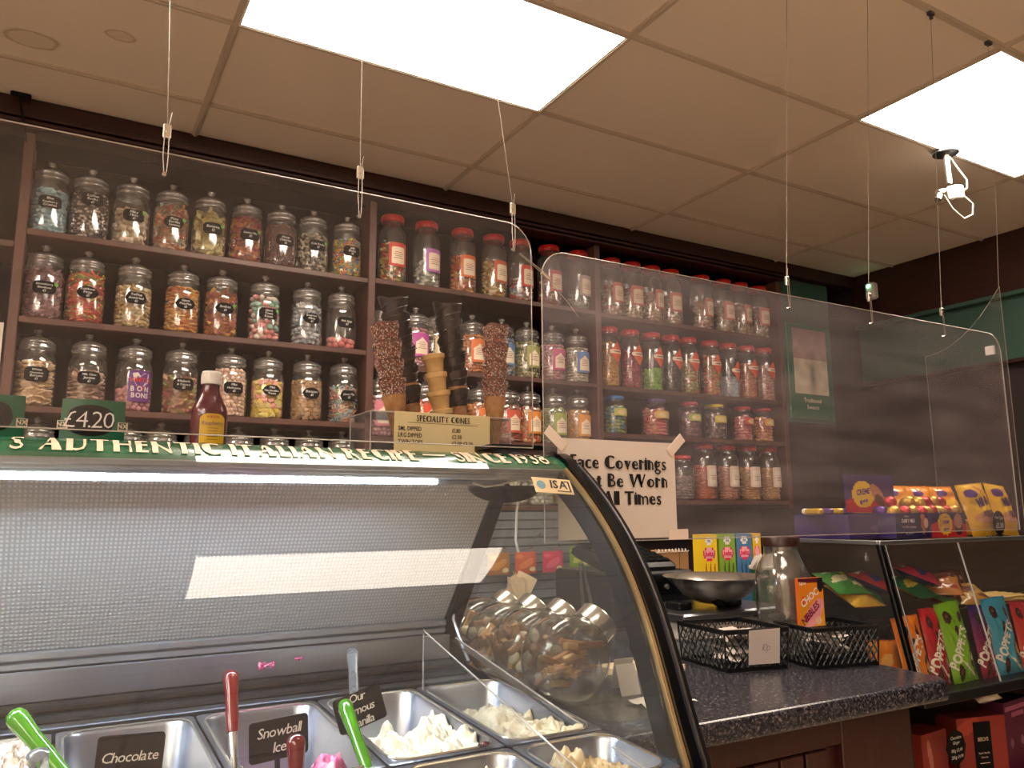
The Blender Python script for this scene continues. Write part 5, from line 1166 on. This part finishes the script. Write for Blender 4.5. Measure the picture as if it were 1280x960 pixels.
# ------------------------------------------------------------------ cookie jars beside the freezer
def cookie_jar(k, y, z, s, lb):
    t = thing('biscuit_jar', lb, 'jar', (1.10, y, WZ), group='round tilted biscuit jars behind the end glass')
    C0 = T(0, 0, .1015)
    # drum: round flat faces looking along the row, axis along Y
    pr_ = [(.001, -.062), (.080, -.062), (.094, -.055), (.100, -.035), (.101, 0), (.100, .035), (.094, .055), (.080, .062), (.001, .062)]
    MB().lathe(pr_, 40, C0@Rt('X', 90), cap=False).build('body', M['jarglass'], t, smooth=True, sharp=60)
    Mn = C0@Rt('Y', 52)
    MB().lathe([(.050, .082), (.048, .100), (.050, .104)], 32, Mn, cap=False).build('neck', M['jarglass'], t, smooth=True)
    MB().lathe([(.050, .092), (.052, .094), (.052, .132), (.049, .136), (.001, .137)], 36, Mn).build('lid', M['chrome'], t, smooth=True)
    # wafers inside: a heap of joined curled and flat pieces
    mb = MB(); r_ = np.random.default_rng(30+k)
    for q in range(26):
        x, z_, yy = r_.uniform(-.06, .06), r_.uniform(-.07, .04), r_.uniform(-.04, .035)
        if math.hypot(x, z_) > .074: continue
        Mx = C0@T(x, yy, z_)@Rt('Y', r_.uniform(-35, 35) if k == 0 else r_.uniform(0, 180))@Rt('X', r_.uniform(-20, 20))@Rt('Z', r_.uniform(-25, 25))
        if k == 0 or q % 3: mb.rbox(-.034, .034, -.008, .008, -.009, .009, .002, Mx@Sc(.9), col=lin(['b07c48', 'c08c54', '8c5c34', 'd0a064'][q % 4]))
        else: mb.sphere(.018, Mx@Sc(1, .8, .7), 10, 6, col=lin(['e8d8c0', 'f0e4d0', 'c89868'][q % 3]))
    o = mb.build('wafer_pieces', M['card']); o.location = (1.10, y, WZ); tag(o, f'wafers and biscuits heaped inside the {["nearest", "second", "third", "farthest"][k]} round jar', 'biscuits', kind='stuff')
for k, y in enumerate((1.655, 1.80, 1.95, 2.10)):
    cookie_jar(k, y, -.35, 1, ['nearest round glass biscuit jar with steel lid beyond the end glass', 'second round glass biscuit jar with steel lid', 'third round glass biscuit jar with steel lid', 'farthest round glass biscuit jar beside the rear strut'][k])
t = thing('serving_tongs', 'clear plastic serving tongs propped behind the nearest biscuit jar', 'tongs', (1.30, 1.80, WZ))
for a in (-1, 1): MB().tube([(a*.004, 0, .31), (a*.012, 0, .22), (a*.022, .0, .10), (a*.010, 0, .0)], [.003, .004, .005, .004], 6, Rt('Y', -6)@Rt('X', -4)).build('tong_arm', M['clracr'], t, smooth=True)
o = MB().grid(10, 8, lambda u, v: ((u-.5)*.14, (v-.5)*.10, .010+.012*noise.noise((u*4, v*4, 2)))).build('paper_scrap', M['paper'], smooth=True); o.location = (1.28, 1.52, WZ-.004); tag(o, 'crumpled pale wrapping on the worktop in front of the biscuit jars', 'wrapping')
t = thing('menu_card', 'small folded white card leaning beside the nearest biscuit jar', 'card', (1.27, 1.62, WZ)); MB().rbox(-.03, .03, -.0006, .0006, 0, .075, .0003, Rt('X', -18)).rbox(-.03, .03, .045, .0462, 0, .075, .0003, Rt('X', 14)).build('card', M['paper'], t)

# bags on hooks of the slatwall
for k, (x, z, c1, c2, nm) in enumerate(((2.06, -.305, 'c85030', 'e08038', 'orange red'), (2.22, -.305, 'c82c50', 'e0607c', 'pink'), (2.385, -.285, '7c9c30', 'c8c858', 'lime green'), (1.905, -.305, 'b07030', 'd89848', 'amber'))):
    t = thing('sweet_packet', f'{nm} sweet packet hanging from a hook on the grey slatwall', 'sweet packet', (x, 3.44, z), group='packets on the slatwall hooks')
    MB().grid(20, 20, lambda u, v: ((u-.5)*.12, -.010*math.sin(math.pi*u)*math.sin(math.pi*v), v*.105), cf=blobs(c1, [(.5, .45, .42, .16, 30, c2), (.2, .8, .14, .1, 0, c2), (.8, .2, .16, .1, 0, 'e0d0a0')])).grid(4, 4, lambda u, v: ((.5-u)*.12, .004, v*.105), cf=lambda u, v: lin(c1)).build('packet', M['print'], t, smooth=True)
    MB().tube([(0, .04, .118), (0, -.02, .118), (.004, -.05, .128), (.004, -.055, .14)], .0035, 6).build('hook', M['chrome'], t)
for k, x in enumerate((1.78, 2.11, 2.26, 2.42)):
    o = MB().tube([(0, .0, 0), (0, -.06, 0), (.01, -.09, .015), (.012, -.10, .03)], .004, 6).build('slatwall_hook', M['chrome'], smooth=True); o.location = (x, 3.498, -.135); tag(o, f'empty chrome hook in the grey slatwall, {ORD[k]} of four from left', 'hook', 'empty slatwall hooks')
t = thing('napkin_bundle', 'crumpled bundle of beige paper napkins on the back counter', 'napkins', (1.955, 3.32, -.42))
for k in range(7):
    a = k*51; MB().grid(5, 5, lambda u, v: ((u-.5)*.16, .02*math.sin(5*u+k)+.012*noise.noise((u*3, v*3, k)), v*.15), T(.014*math.cos(a), .02*math.sin(a), .02*(k % 3))@Sc(.62)@Rt('Z', k*27)@Rt('Y', (k*37) % 60-30)@Rt('X', (k*23) % 40-20)).build('napkin', bpy.data.materials['beige paper 0'], t, smooth=True)
t = thing('sheet_holder', 'small white card on the back counter right of the napkins', 'card', (2.52, 3.25, -.42)); MB().rbox(-.07, .07, -.02, .02, 0, .05, .003, Rt('X', -10)).build('card', M['white'], t)

# ------------------------------------------------------------------ glass display cabinet
CT = -.097
t = thing('display_cabinet', 'glass fronted display cabinet with black corner post at the right', 'display cabinet', (2.24, 1.55, -1.35))
o_ = (2.24, 1.55, -1.35)
def cb(mb, name, m, **k):
    return mb_off(mb, (-o_[0], -o_[1], -o_[2])).build(name, m, t, **k)
XR2 = 4.2
cb(MB().rbox(2.235, XR2, 1.595, 2.02, CT-.012, CT-.004, .002), 'top_glass', M['pane'])
cb(MB().rbox(2.235, XR2, 1.590, 1.600, CT-.014, CT, .002).rbox(2.235, 2.247, 1.60, 2.02, CT-.014, CT, .002), 'top_trim', M['alu'])
mb = MB(); fr = [(1.598, CT-.014), (1.500, -.545)]
for (xa, xb) in ((2.262, 2.655), (2.658, XR2)):
    m2 = MB()
    m2.add([(xa, fr[0][0], fr[0][1]), (xb, fr[0][0], fr[0][1]), (xb, fr[1][0], fr[1][1]), (xa, fr[1][0], fr[1][1])]+[(xa, fr[0][0]+.005, fr[0][1]), (xb, fr[0][0]+.005, fr[0][1]), (xb, fr[1][0]+.005, fr[1][1]), (xa, fr[1][0]+.005, fr[1][1])], [(0, 3, 2, 1), (4, 5, 6, 7), (0, 4, 7, 3), (1, 2, 6, 5)])
    cb(m2, 'front_pane', M['pane'])
cb(MB().prism([(1.60, CT-.014), (1.505, -.545), (2.02, -.545), (2.02, CT-.014)], -.002, .002, YZ(2.241)), 'end_pane', M['pane'])
a_, b_ = (2.246, 1.600, CT-.010), (2.244, 1.505, -.55)
cb(bar(a_, b_, .022, .016), 'corner_post', M['blackg']); cb(bar((2.262, 1.592, CT-.010), (2.262, 1.492, -.55), .004, .004), 'post_edge', M['alu'])
for x in (2.6565, 3.35): cb(bar((x, 1.597, CT-.012), (x, 1.498, -.545), .005, .006), 'glazing_bar', M['alu'])
cb(MB().rbox(2.25, XR2, 2.02, 2.035, -.90, CT-.004, .002), 'back_board', mat('cabinet back wood', '3a261a', .55, var=(7, '4c3424', .3, .7, (1, 1, 8))))
cb(MB().rbox(2.25, XR2, 1.66, 2.02, -.352, -.342, .002), 'inner_shelf', M['pane'])
cb(MB().rbox(2.24, XR2, 1.488, 2.02, -.575, -.545, .003), 'lower_shelf', M['black'])
cb(MB().rbox(2.24, XR2, 1.57, 2.02, -.90, -.885, .003), 'bottom_shelf', M['wood']); cb(MB().rbox(2.24, 2.26, 1.57, 2.02, -1.35, -.575, .003).rbox(2.24, XR2, 1.60, 2.02, -1.35, -.90, .003), 'plinth', M['wood'])
def bag(lb, x, y, z, w_, h_, cf, rz=0, tilt=-8, roll=0, texts=(), group=None, th=.020, cat='sweet bag', seed=0, nx=36, ny=60, flat=False):
    t = thing('sweet_bag', lb, cat, (x, y, z), rz, group)
    Rm = (Rt('X', tilt)@Rt('Y', roll)) if not flat else Rt('X', tilt)
    def hz(u, v):
        e = max(0., 1-abs(2*u-1)**3)*max(0., 1-abs(2*v-1)**4); return th*e*(1+.25*noise.noise((u*3+seed, v*4, seed)))+.0035*noise.noise((u*9, v*9+seed, 3))*(.3+e)
    def P_(u, v, s_=-1):
        pinch = 1-.07*math.sin(math.pi*v)-.0*v; return ((u-.5)*w_*pinch, s_*hz(u, v), v*h_+(.003*math.sin(u*55) if v in (0, 1) else 0))
    MB().grid(nx, ny, P_, Rm, cf=cf).grid(10, 14, lambda u, v: P_(1-u, v, 1), Rm, cf=lambda u, v: cf(.5, .5)).build('film', M['print'], t, smooth=True, sharp=0)
    cr = MB()
    for v0 in (0., .965):
        for k in range(5): cr.box(-w_/2*.97, w_/2*.97, -.0016, .0016, h_*v0+k*.0018, h_*v0+.0008+k*.0018, Rm, col=cf(.5, .03 if v0 < .5 else .97))
    cr.build('crimp_seal', M['print'], t)
    if texts:
        tb = MB()
        for (s_, sz, tx, ty, rot, colr, off, sx) in texts:
            R2 = np.array(Matrix.Rotation(math.radians(rot), 3, 'Z'))
            def fn(v):
                q = v@R2.T; o = np.zeros_like(q); X = q[:, 0]+tx*w_; Y = q[:, 1]+ty*h_
                for i in range(len(q)):
                    u_, v_ = X[i]/w_+.5, Y[i]/h_; o[i] = (X[i], -hz(min(1, max(0, u_)), min(1, max(0, v_)))-.0012-v[i, 2], Y[i])
                return o
            text(tb, s_, sz, Rm, off=off, sx=sx, gap=.015, col=lin(colr), fn=fn, thick=.0004)
        tb.build('lettering', M['card'], t)
    return t
choc_ = lambda *L: [(a, b, r, r*.75, 30*i, '3c1c14') for i, (a, b, r) in enumerate(L)]+[(a-.02, b+.015, r*.35, r*.2, 30, '7c4a34') for a, b, r in L]
PB_ = [('orange', 2.330, .125, .215, 'e87818', 'f08c28', 7), ('red', 2.437, .105, .232, 'c81828', 'a01420', 5), ('green', 2.560, .125, .245, '78b01c', '8cc428', 3), ('purple', 2.690, .105, .225, '2c1c6c', 'b0203c', 6), ('blue', 2.815, .130, .245, '3c98c0', '4ca8cc', 2), ('raspberry red', 2.935, .115, .225, 'c02838', 'd84c2c', 4)]
for k, (nm, x, w_, h_, c1, c2, sd) in enumerate(PB_):
    cf = blobs(c1, choc_((.25, .82, .11), (.72, .80, .08), (.45, .62, .09), (.80, .30, .15), (.3, .12, .12), (.85, .08, .08))+([(.82, .30, .10, .08, 30, 'c89048')] if nm != 'green' else [(.82, .30, .07, .05, 30, 'e8e0d0')])+[(.62, .15, .34, .02, -24, 'f0e4d8')], c2)
    bag(f'{nm} bag of chocolate coated sweets in the cabinet front row', x, 1.555-.002*k, -.543, w_, h_, cf, rz=(-4, 5, -3, 6, -5, 3)[k], tilt=-9, roll=(-3, 2, -4, 3, -3, 4)[k], texts=[('POPPETS', .044, 0, .40, 55, 'f4ece4', .035, .82)], group='bags of coated sweets in the cabinet', seed=sd)
# bags lying on the inner shelf
IN = [(2.88, 'c89040', 'tan', '7c3c28'), (2.80, '4c8444', 'mint green', 'c83028'), (2.36, 'e0b040', 'orange and yellow', 'd86c28'), (2.47, '3c7c38', 'green', 'c83028'), (2.60, '2c6840', 'dark green', 'e0c040'), (2.72, 'c87c38', 'peach', 'a83c28'), (2.50, 'a82c24', 'red', '2c3c7c'), (2.33, '4c8c40', 'leaf green', 'e8dcb0'), (2.66, 'c8304c', 'pinkish red', '2c3c7c')]
for k, (x, c1, nm, c2) in enumerate(IN):
    bag(f'{nm} sweet bag lying on the cabinet inner shelf', x, 1.67+.03*(k % 4), -.336+.020*(k//2), .13, .15, blobs(c1, [(.4, .5, .3, .14, 20, c2), (.8, .8, .16, .1, 0, 'e8d040'), (.3, .85, .14, .06, 0, 'e8e0d0'), (.75, .25, .14, .09, 0, c2)]), rz=(-30, 20, -10, 40, 5, -50, 25, -15, 30)[k], tilt=-68, th=.022, seed=k+20, nx=20, ny=26, group='bags on the cabinet inner shelf')
for k, x in enumerate((2.80, 2.86, 2.92)): bag(('left', 'middle', 'right')[k]+' brown chocolate bag standing on the cabinet inner shelf', x, 1.72+.02*k, -.338, .09, .115, blobs('6c3c30', [(.5, .75, .3, .08, 0, 'c8a08c'), (.5, .35, .3, .2, 10, 'a87060'), (.6, .3, .12, .08, 0, 'e8dcc8')]), rz=-12, tilt=-14, th=.014, seed=40+k, nx=18, ny=22, group='brown bags on the inner shelf')
for k in range(16):
    o = MB().rbox(-.15, .15, -.006, .006, 0, .008, .0015).build('biscuit_stick', M['waferp'], None); o.location = (3.12+.004*(k % 3), 1.70+.018*(k % 8), -.340+.009*(k//8)); o.rotation_euler = (0, 0, math.radians(-6+(k*37) % 11)); tag(o, f'long pale biscuit stick, {ORD[k % 8]} from front in the {("lower", "upper")[k//8]} layer', 'biscuit', 'biscuit sticks on the inner shelf')
bag('orange bag seen through the cabinet end glass beside the black post', 2.33, 1.66, -.543, .10, .13, blobs('e88420', [(.5, .5, .25, .15, 20, 'f0b060')]), rz=-30, tilt=-20, seed=50, nx=14, ny=18)
bag('flat foil packet under the front row of bags', 2.62, 1.515, -.600, .13, .05, blobs('c8bca8', [(.5, .6, .4, .2, 0, '2c3c5c')]), tilt=-60, seed=51, nx=14, ny=12)
bpy.data.objects[-1] if False else None
# boxes in the lower cabinet
t = printbox('gift_box', 'red brown gift bag box with a black panel in the lower cabinet', 'gift box', 2.73, 1.62, -.885, .20, .09, .20, -14, blobs('8c2c24', [(.2, .85, .3, .1, 20, 'a8402c')]), '7c2820', None)
mb = MB().box(-.035, .035, -.003, -.001, .03, .185); o = mb.build('label', M['slate'], t, label='black label panel'); tb = MB(); text(tb, "BEECH'S", .017, UP@T(0, .125, .0035), sx=.75); text(tb, 'Dark Morello', .0085, UP@T(0, .085, .0035)); text(tb, 'Cherries', .0085, UP@T(0, .072, .0035)); tb.box(-.02, .02, -.0036, -.0032, .055, .057); tb.build('lettering', M['headtxt'], o)
t = printbox('gift_box', 'wrapped red gift box at the left of the lower cabinet', 'gift box', 2.53, 1.66, -.885, .15, .09, .17, 4, blobs('a03c34', [(.3, .6, .08, .3, 10, 'c88070')]), '8c3028', None)
t = thing('price_tag', 'dark hexagonal price tag with chalk prices in the lower cabinet', 'price tag', (2.55, 1.60, -.885)); MB().prism(ell(0, .135, .052, .055, n=8), -.001, .001, UP).box(-.004, .004, -.001, .001, 0, .09).build('tag', M['slate'], t)
tb = MB(); text(tb, 'Chocolate', .014, UP@T(0, .160, .0015), slant=.15); text(tb, 'Ginger', .014, UP@T(0, .145, .0015), slant=.15); text(tb, '100g £2.49', .014, UP@T(0, .122, .0015), slant=.15); text(tb, '200g £4.99', .014, UP@T(0, .102, .0015), slant=.15); tb.build('lettering', M['chalk'], t)
t = printbox('gift_box', 'purple gift box at the far right of the lower cabinet', 'gift box', 2.97, 1.63, -.885, .20, .09, .225, 6, blobs('5c1c3c', [(.5, .9, .5, .04, 0, 'a85c7c'), (.5, .8, .4, .02, 0, 'a85c7c'), (.2, .4, .07, .07, 0, '8c5c74'), (.6, .4, .07, .07, 0, '8c5c74')]), '4c1830', None)

# ------------------------------------------------------------------ things on the cabinet top
ZT = CT+.001
t = printbox('display_box', 'plain purple chocolate display box at the left of the cabinet top', 'display box', 2.335, 1.70, ZT, .19, .22, .078, 0, blobs('3a2860', [(.70, .45, .16, .14, 0, '5c4c80'), (.92, .45, .05, .18, 0, '5c4c80')]), '34245c', None)
t2 = thing('chocolate_bars', 'row of small gold wrapped chocolates on the plain purple box', 'chocolates', (2.30, 1.80, ZT+.079))
for k in range(9): MB().rbox(-.013, .013, -.035, .035, 0, .020, .005, T(-.10+.025*k, .03*(k % 2), .001)@Rt('Z', (k*31) % 20-10)).build('wrapped_bar', [mat('gold foil', 'd8b040', .3, .4, bump=(60, .4)), M['white'], M['purplid'], bpy.data.materials.get('gold foil') or M['white']][k % 4] if k == 0 else [bpy.data.materials['gold foil'], M['white'], M['purplid'], bpy.data.materials['gold foil']][k % 4], t2)
t = printbox('display_box', 'dark purple dairy milk display box in the middle of the cabinet top', 'display box', 2.475, 1.635, ZT, .175, .20, .083, 0, blobs('241c4c', [(.84, .55, .06, .42, 0, 'a06048'), (.93, .6, .07, .2, 0, 'e0b898'), (.84, .85, .07, .12, 0, 'c07c5c')]), '2c2058',
             [('Cadbury', .009, -.030, .070, 0, 'd8cce0', .0, 1), ('DAIRY MILK', .017, -.022, .052, 0, 'f0e8f0', .02, .8), ('with', .009, -.050, .036, 0, 'd8cce0', 0, 1), ('Oreo pieces', .014, -.012, .034, 0, 'd8cce0', .0, .9), ('egg selection', .009, -.022, .014, 0, 'b8acc8', 0, 1)])
cfc = blobs('2c1c54', [(.5, .0, .75, .70, 0, 'c82028'), (.78, .5, .13, .42, 0, '3c1c14'), (.78, .66, .12, .3, 0, 'c08068'), (.40, .55, .20, .42, 0, 'f0c030')])
t = printbox('display_box', 'red and purple creme egg display box beside the yellow bags', 'display box', 2.662, 1.625, ZT, .200, .20, .083, 0, cfc, '301c58',
             [('Cadbury', .010, -.018, .066, 4, '5c2c8c', .01, 1), ('CREME', .016, -.018, .046, 3, '5c2c8c', .03, .85), ('egg', .022, -.018, .022, 3, '5c2c8c', .03, .9)])
sp = MB(); sp.prism([(.040*(1 if k % 2 else .72)*math.cos(k*math.pi/11)-.018, .043+.040*(1 if k % 2 else .75)*math.sin(k*math.pi/11)) for k in range(22)], .0005, .0010, UP, lin('f0c030')); sp.build('yellow_splat', M['card'], t)
t = printbox('display_header', 'purple and red creme egg backing card above the egg boxes', 'backing card', 2.40, 1.73, ZT+.086, .24, .004, .125, -3, blobs('3c2468', [(.5, .0, .8, .42, 0, 'c82830'), (.36, .48, .22, .36, 0, 'f0c838'), (.66, .45, .11, .34, 20, 'c08868'), (.70, .30, .09, .2, 20, '5c3428')]), '3c2468', [('CREME', .026, -.034, .060, 6, '5c2c8c', .03, .85), ('egg', .030, -.034, .028, 6, '5c2c8c', .03, .9)])
foil = [lin(c) for c in ('d8b040', '7c4c9c', 'c82c3c', 'e0c878', 'd8d0c8', '6c3c8c')]
egm = [mat('egg foil %d' % k, c, .25, .5, bump=(70, .5)) for k, c in enumerate(('d0a848', '6c4898', 'c83040', 'e0c070'))]
egg = MB().lathe([(.001, -.026), (.012, -.023), (.019, -.012), (.020, 0), (.017, .014), (.010, .024), (.001, .028)], 16, Rt('Y', 90), cap=False)
egd = [egg.mesh('foil_egg', m_, True) for m_ in egm]
q = 0
for gi, (xa, xb, y0, n) in enumerate(((2.42, 2.56, 1.66, 4), (2.58, 2.74, 1.655, 5), (2.42, 2.56, 1.71, 4), (2.58, 2.74, 1.71, 5), (2.45, 2.54, 1.69, 2), (2.60, 2.72, 1.69, 4))):
    for k in range(n):
        o = bpy.data.objects.new('foil_egg', egd[(q*5+k) % 4]); COL.objects.link(o); lift = .032 if n in (2,) or (xa == 2.60) else 0
        o.location = (xa+(xb-xa)*k/max(1, n-1), y0, ZT+.088+lift); o.rotation_euler = (0, math.radians((q*40+k*30) % 50-20), math.radians((k*57+q*31) % 180)); q += 1
        cn = ('gold', 'purple', 'red', 'pale gold')[(egd.index(o.data))]
        tag(o, f'{cn} foil wrapped chocolate egg, {ORD[k]} in {("the dairy box front row", "the creme box front row", "the dairy box back row", "the creme box back row", "the dairy box top layer", "the creme box top layer")[gi]}', 'chocolate egg', f'{cn} foil eggs on the cabinet')
mini = blobs('e8b828', [(.30, .80, .20, .09, 0, '4c2878'), (.62, .88, .10, .05, -30, 'c07848'), (.5, .32, .36, .10, 0, 'c88c5c'), (.5, .28, .30, .05, 0, 'e0a880')], 'e0b020')
for k, (x, y, rz, lb) in enumerate(((2.895, 1.63, -6, 'yellow mini eggs bag behind the round black tag'), (3.020, 1.62, 4, 'yellow mini eggs bag at the right picture edge'))):
    bag(lb, x, y, ZT, .15, .190, mini, rz=rz, tilt=-14, texts=[('MINI', .042, .05, .55, 8, '3c1c5c', .03, .8), ('eggs', .036, .08, .36, 4, '3c1c5c', .02, .8)], seed=60+k, th=.026, group='yellow mini egg bags in front', roll=(-4, 5)[k])
for k in range(7): bag(f'yellow orange egg bag lying behind the foil eggs, {ORD[k]} from left', 2.52+.075*k, 1.80+.02*(k % 2), ZT+.06, .13, .13, blobs('e09028', [(.3, .7, .2, .1, 0, '4c2878'), (.6, .4, .3, .12, 0, 'e8b838')]), rz=(k*41) % 40-20, tilt=-24, th=.03, seed=70+k, nx=16, ny=20, group='egg bags lying behind')
t = thing('carton_tray', 'low yellow carton tray behind the egg display boxes', 'carton', (2.75, 1.86, ZT)); MB().rbox(-.28, .32, -.13, .09, 0, .055, .002).build('tray', mat('amber card', 'd09028', .6), t)
t = thing('price_tag', 'round black price tag in front of the yellow bags', 'price tag', (2.915, 1.595, ZT)); MB().prism(ell(0, .047, .036, .042, n=14), -.001, .001, UP).box(-.004, .004, -.01, .01, 0, .006).build('tag', M['slate'], t)
tb = MB(); text(tb, 'Mini Eggs', .015, UP@T(0, .060, .0015), slant=.1); text(tb, '£1.30', .026, UP@T(0, .028, .0015), slant=.1); tb.build('lettering', M['chalk'], t)
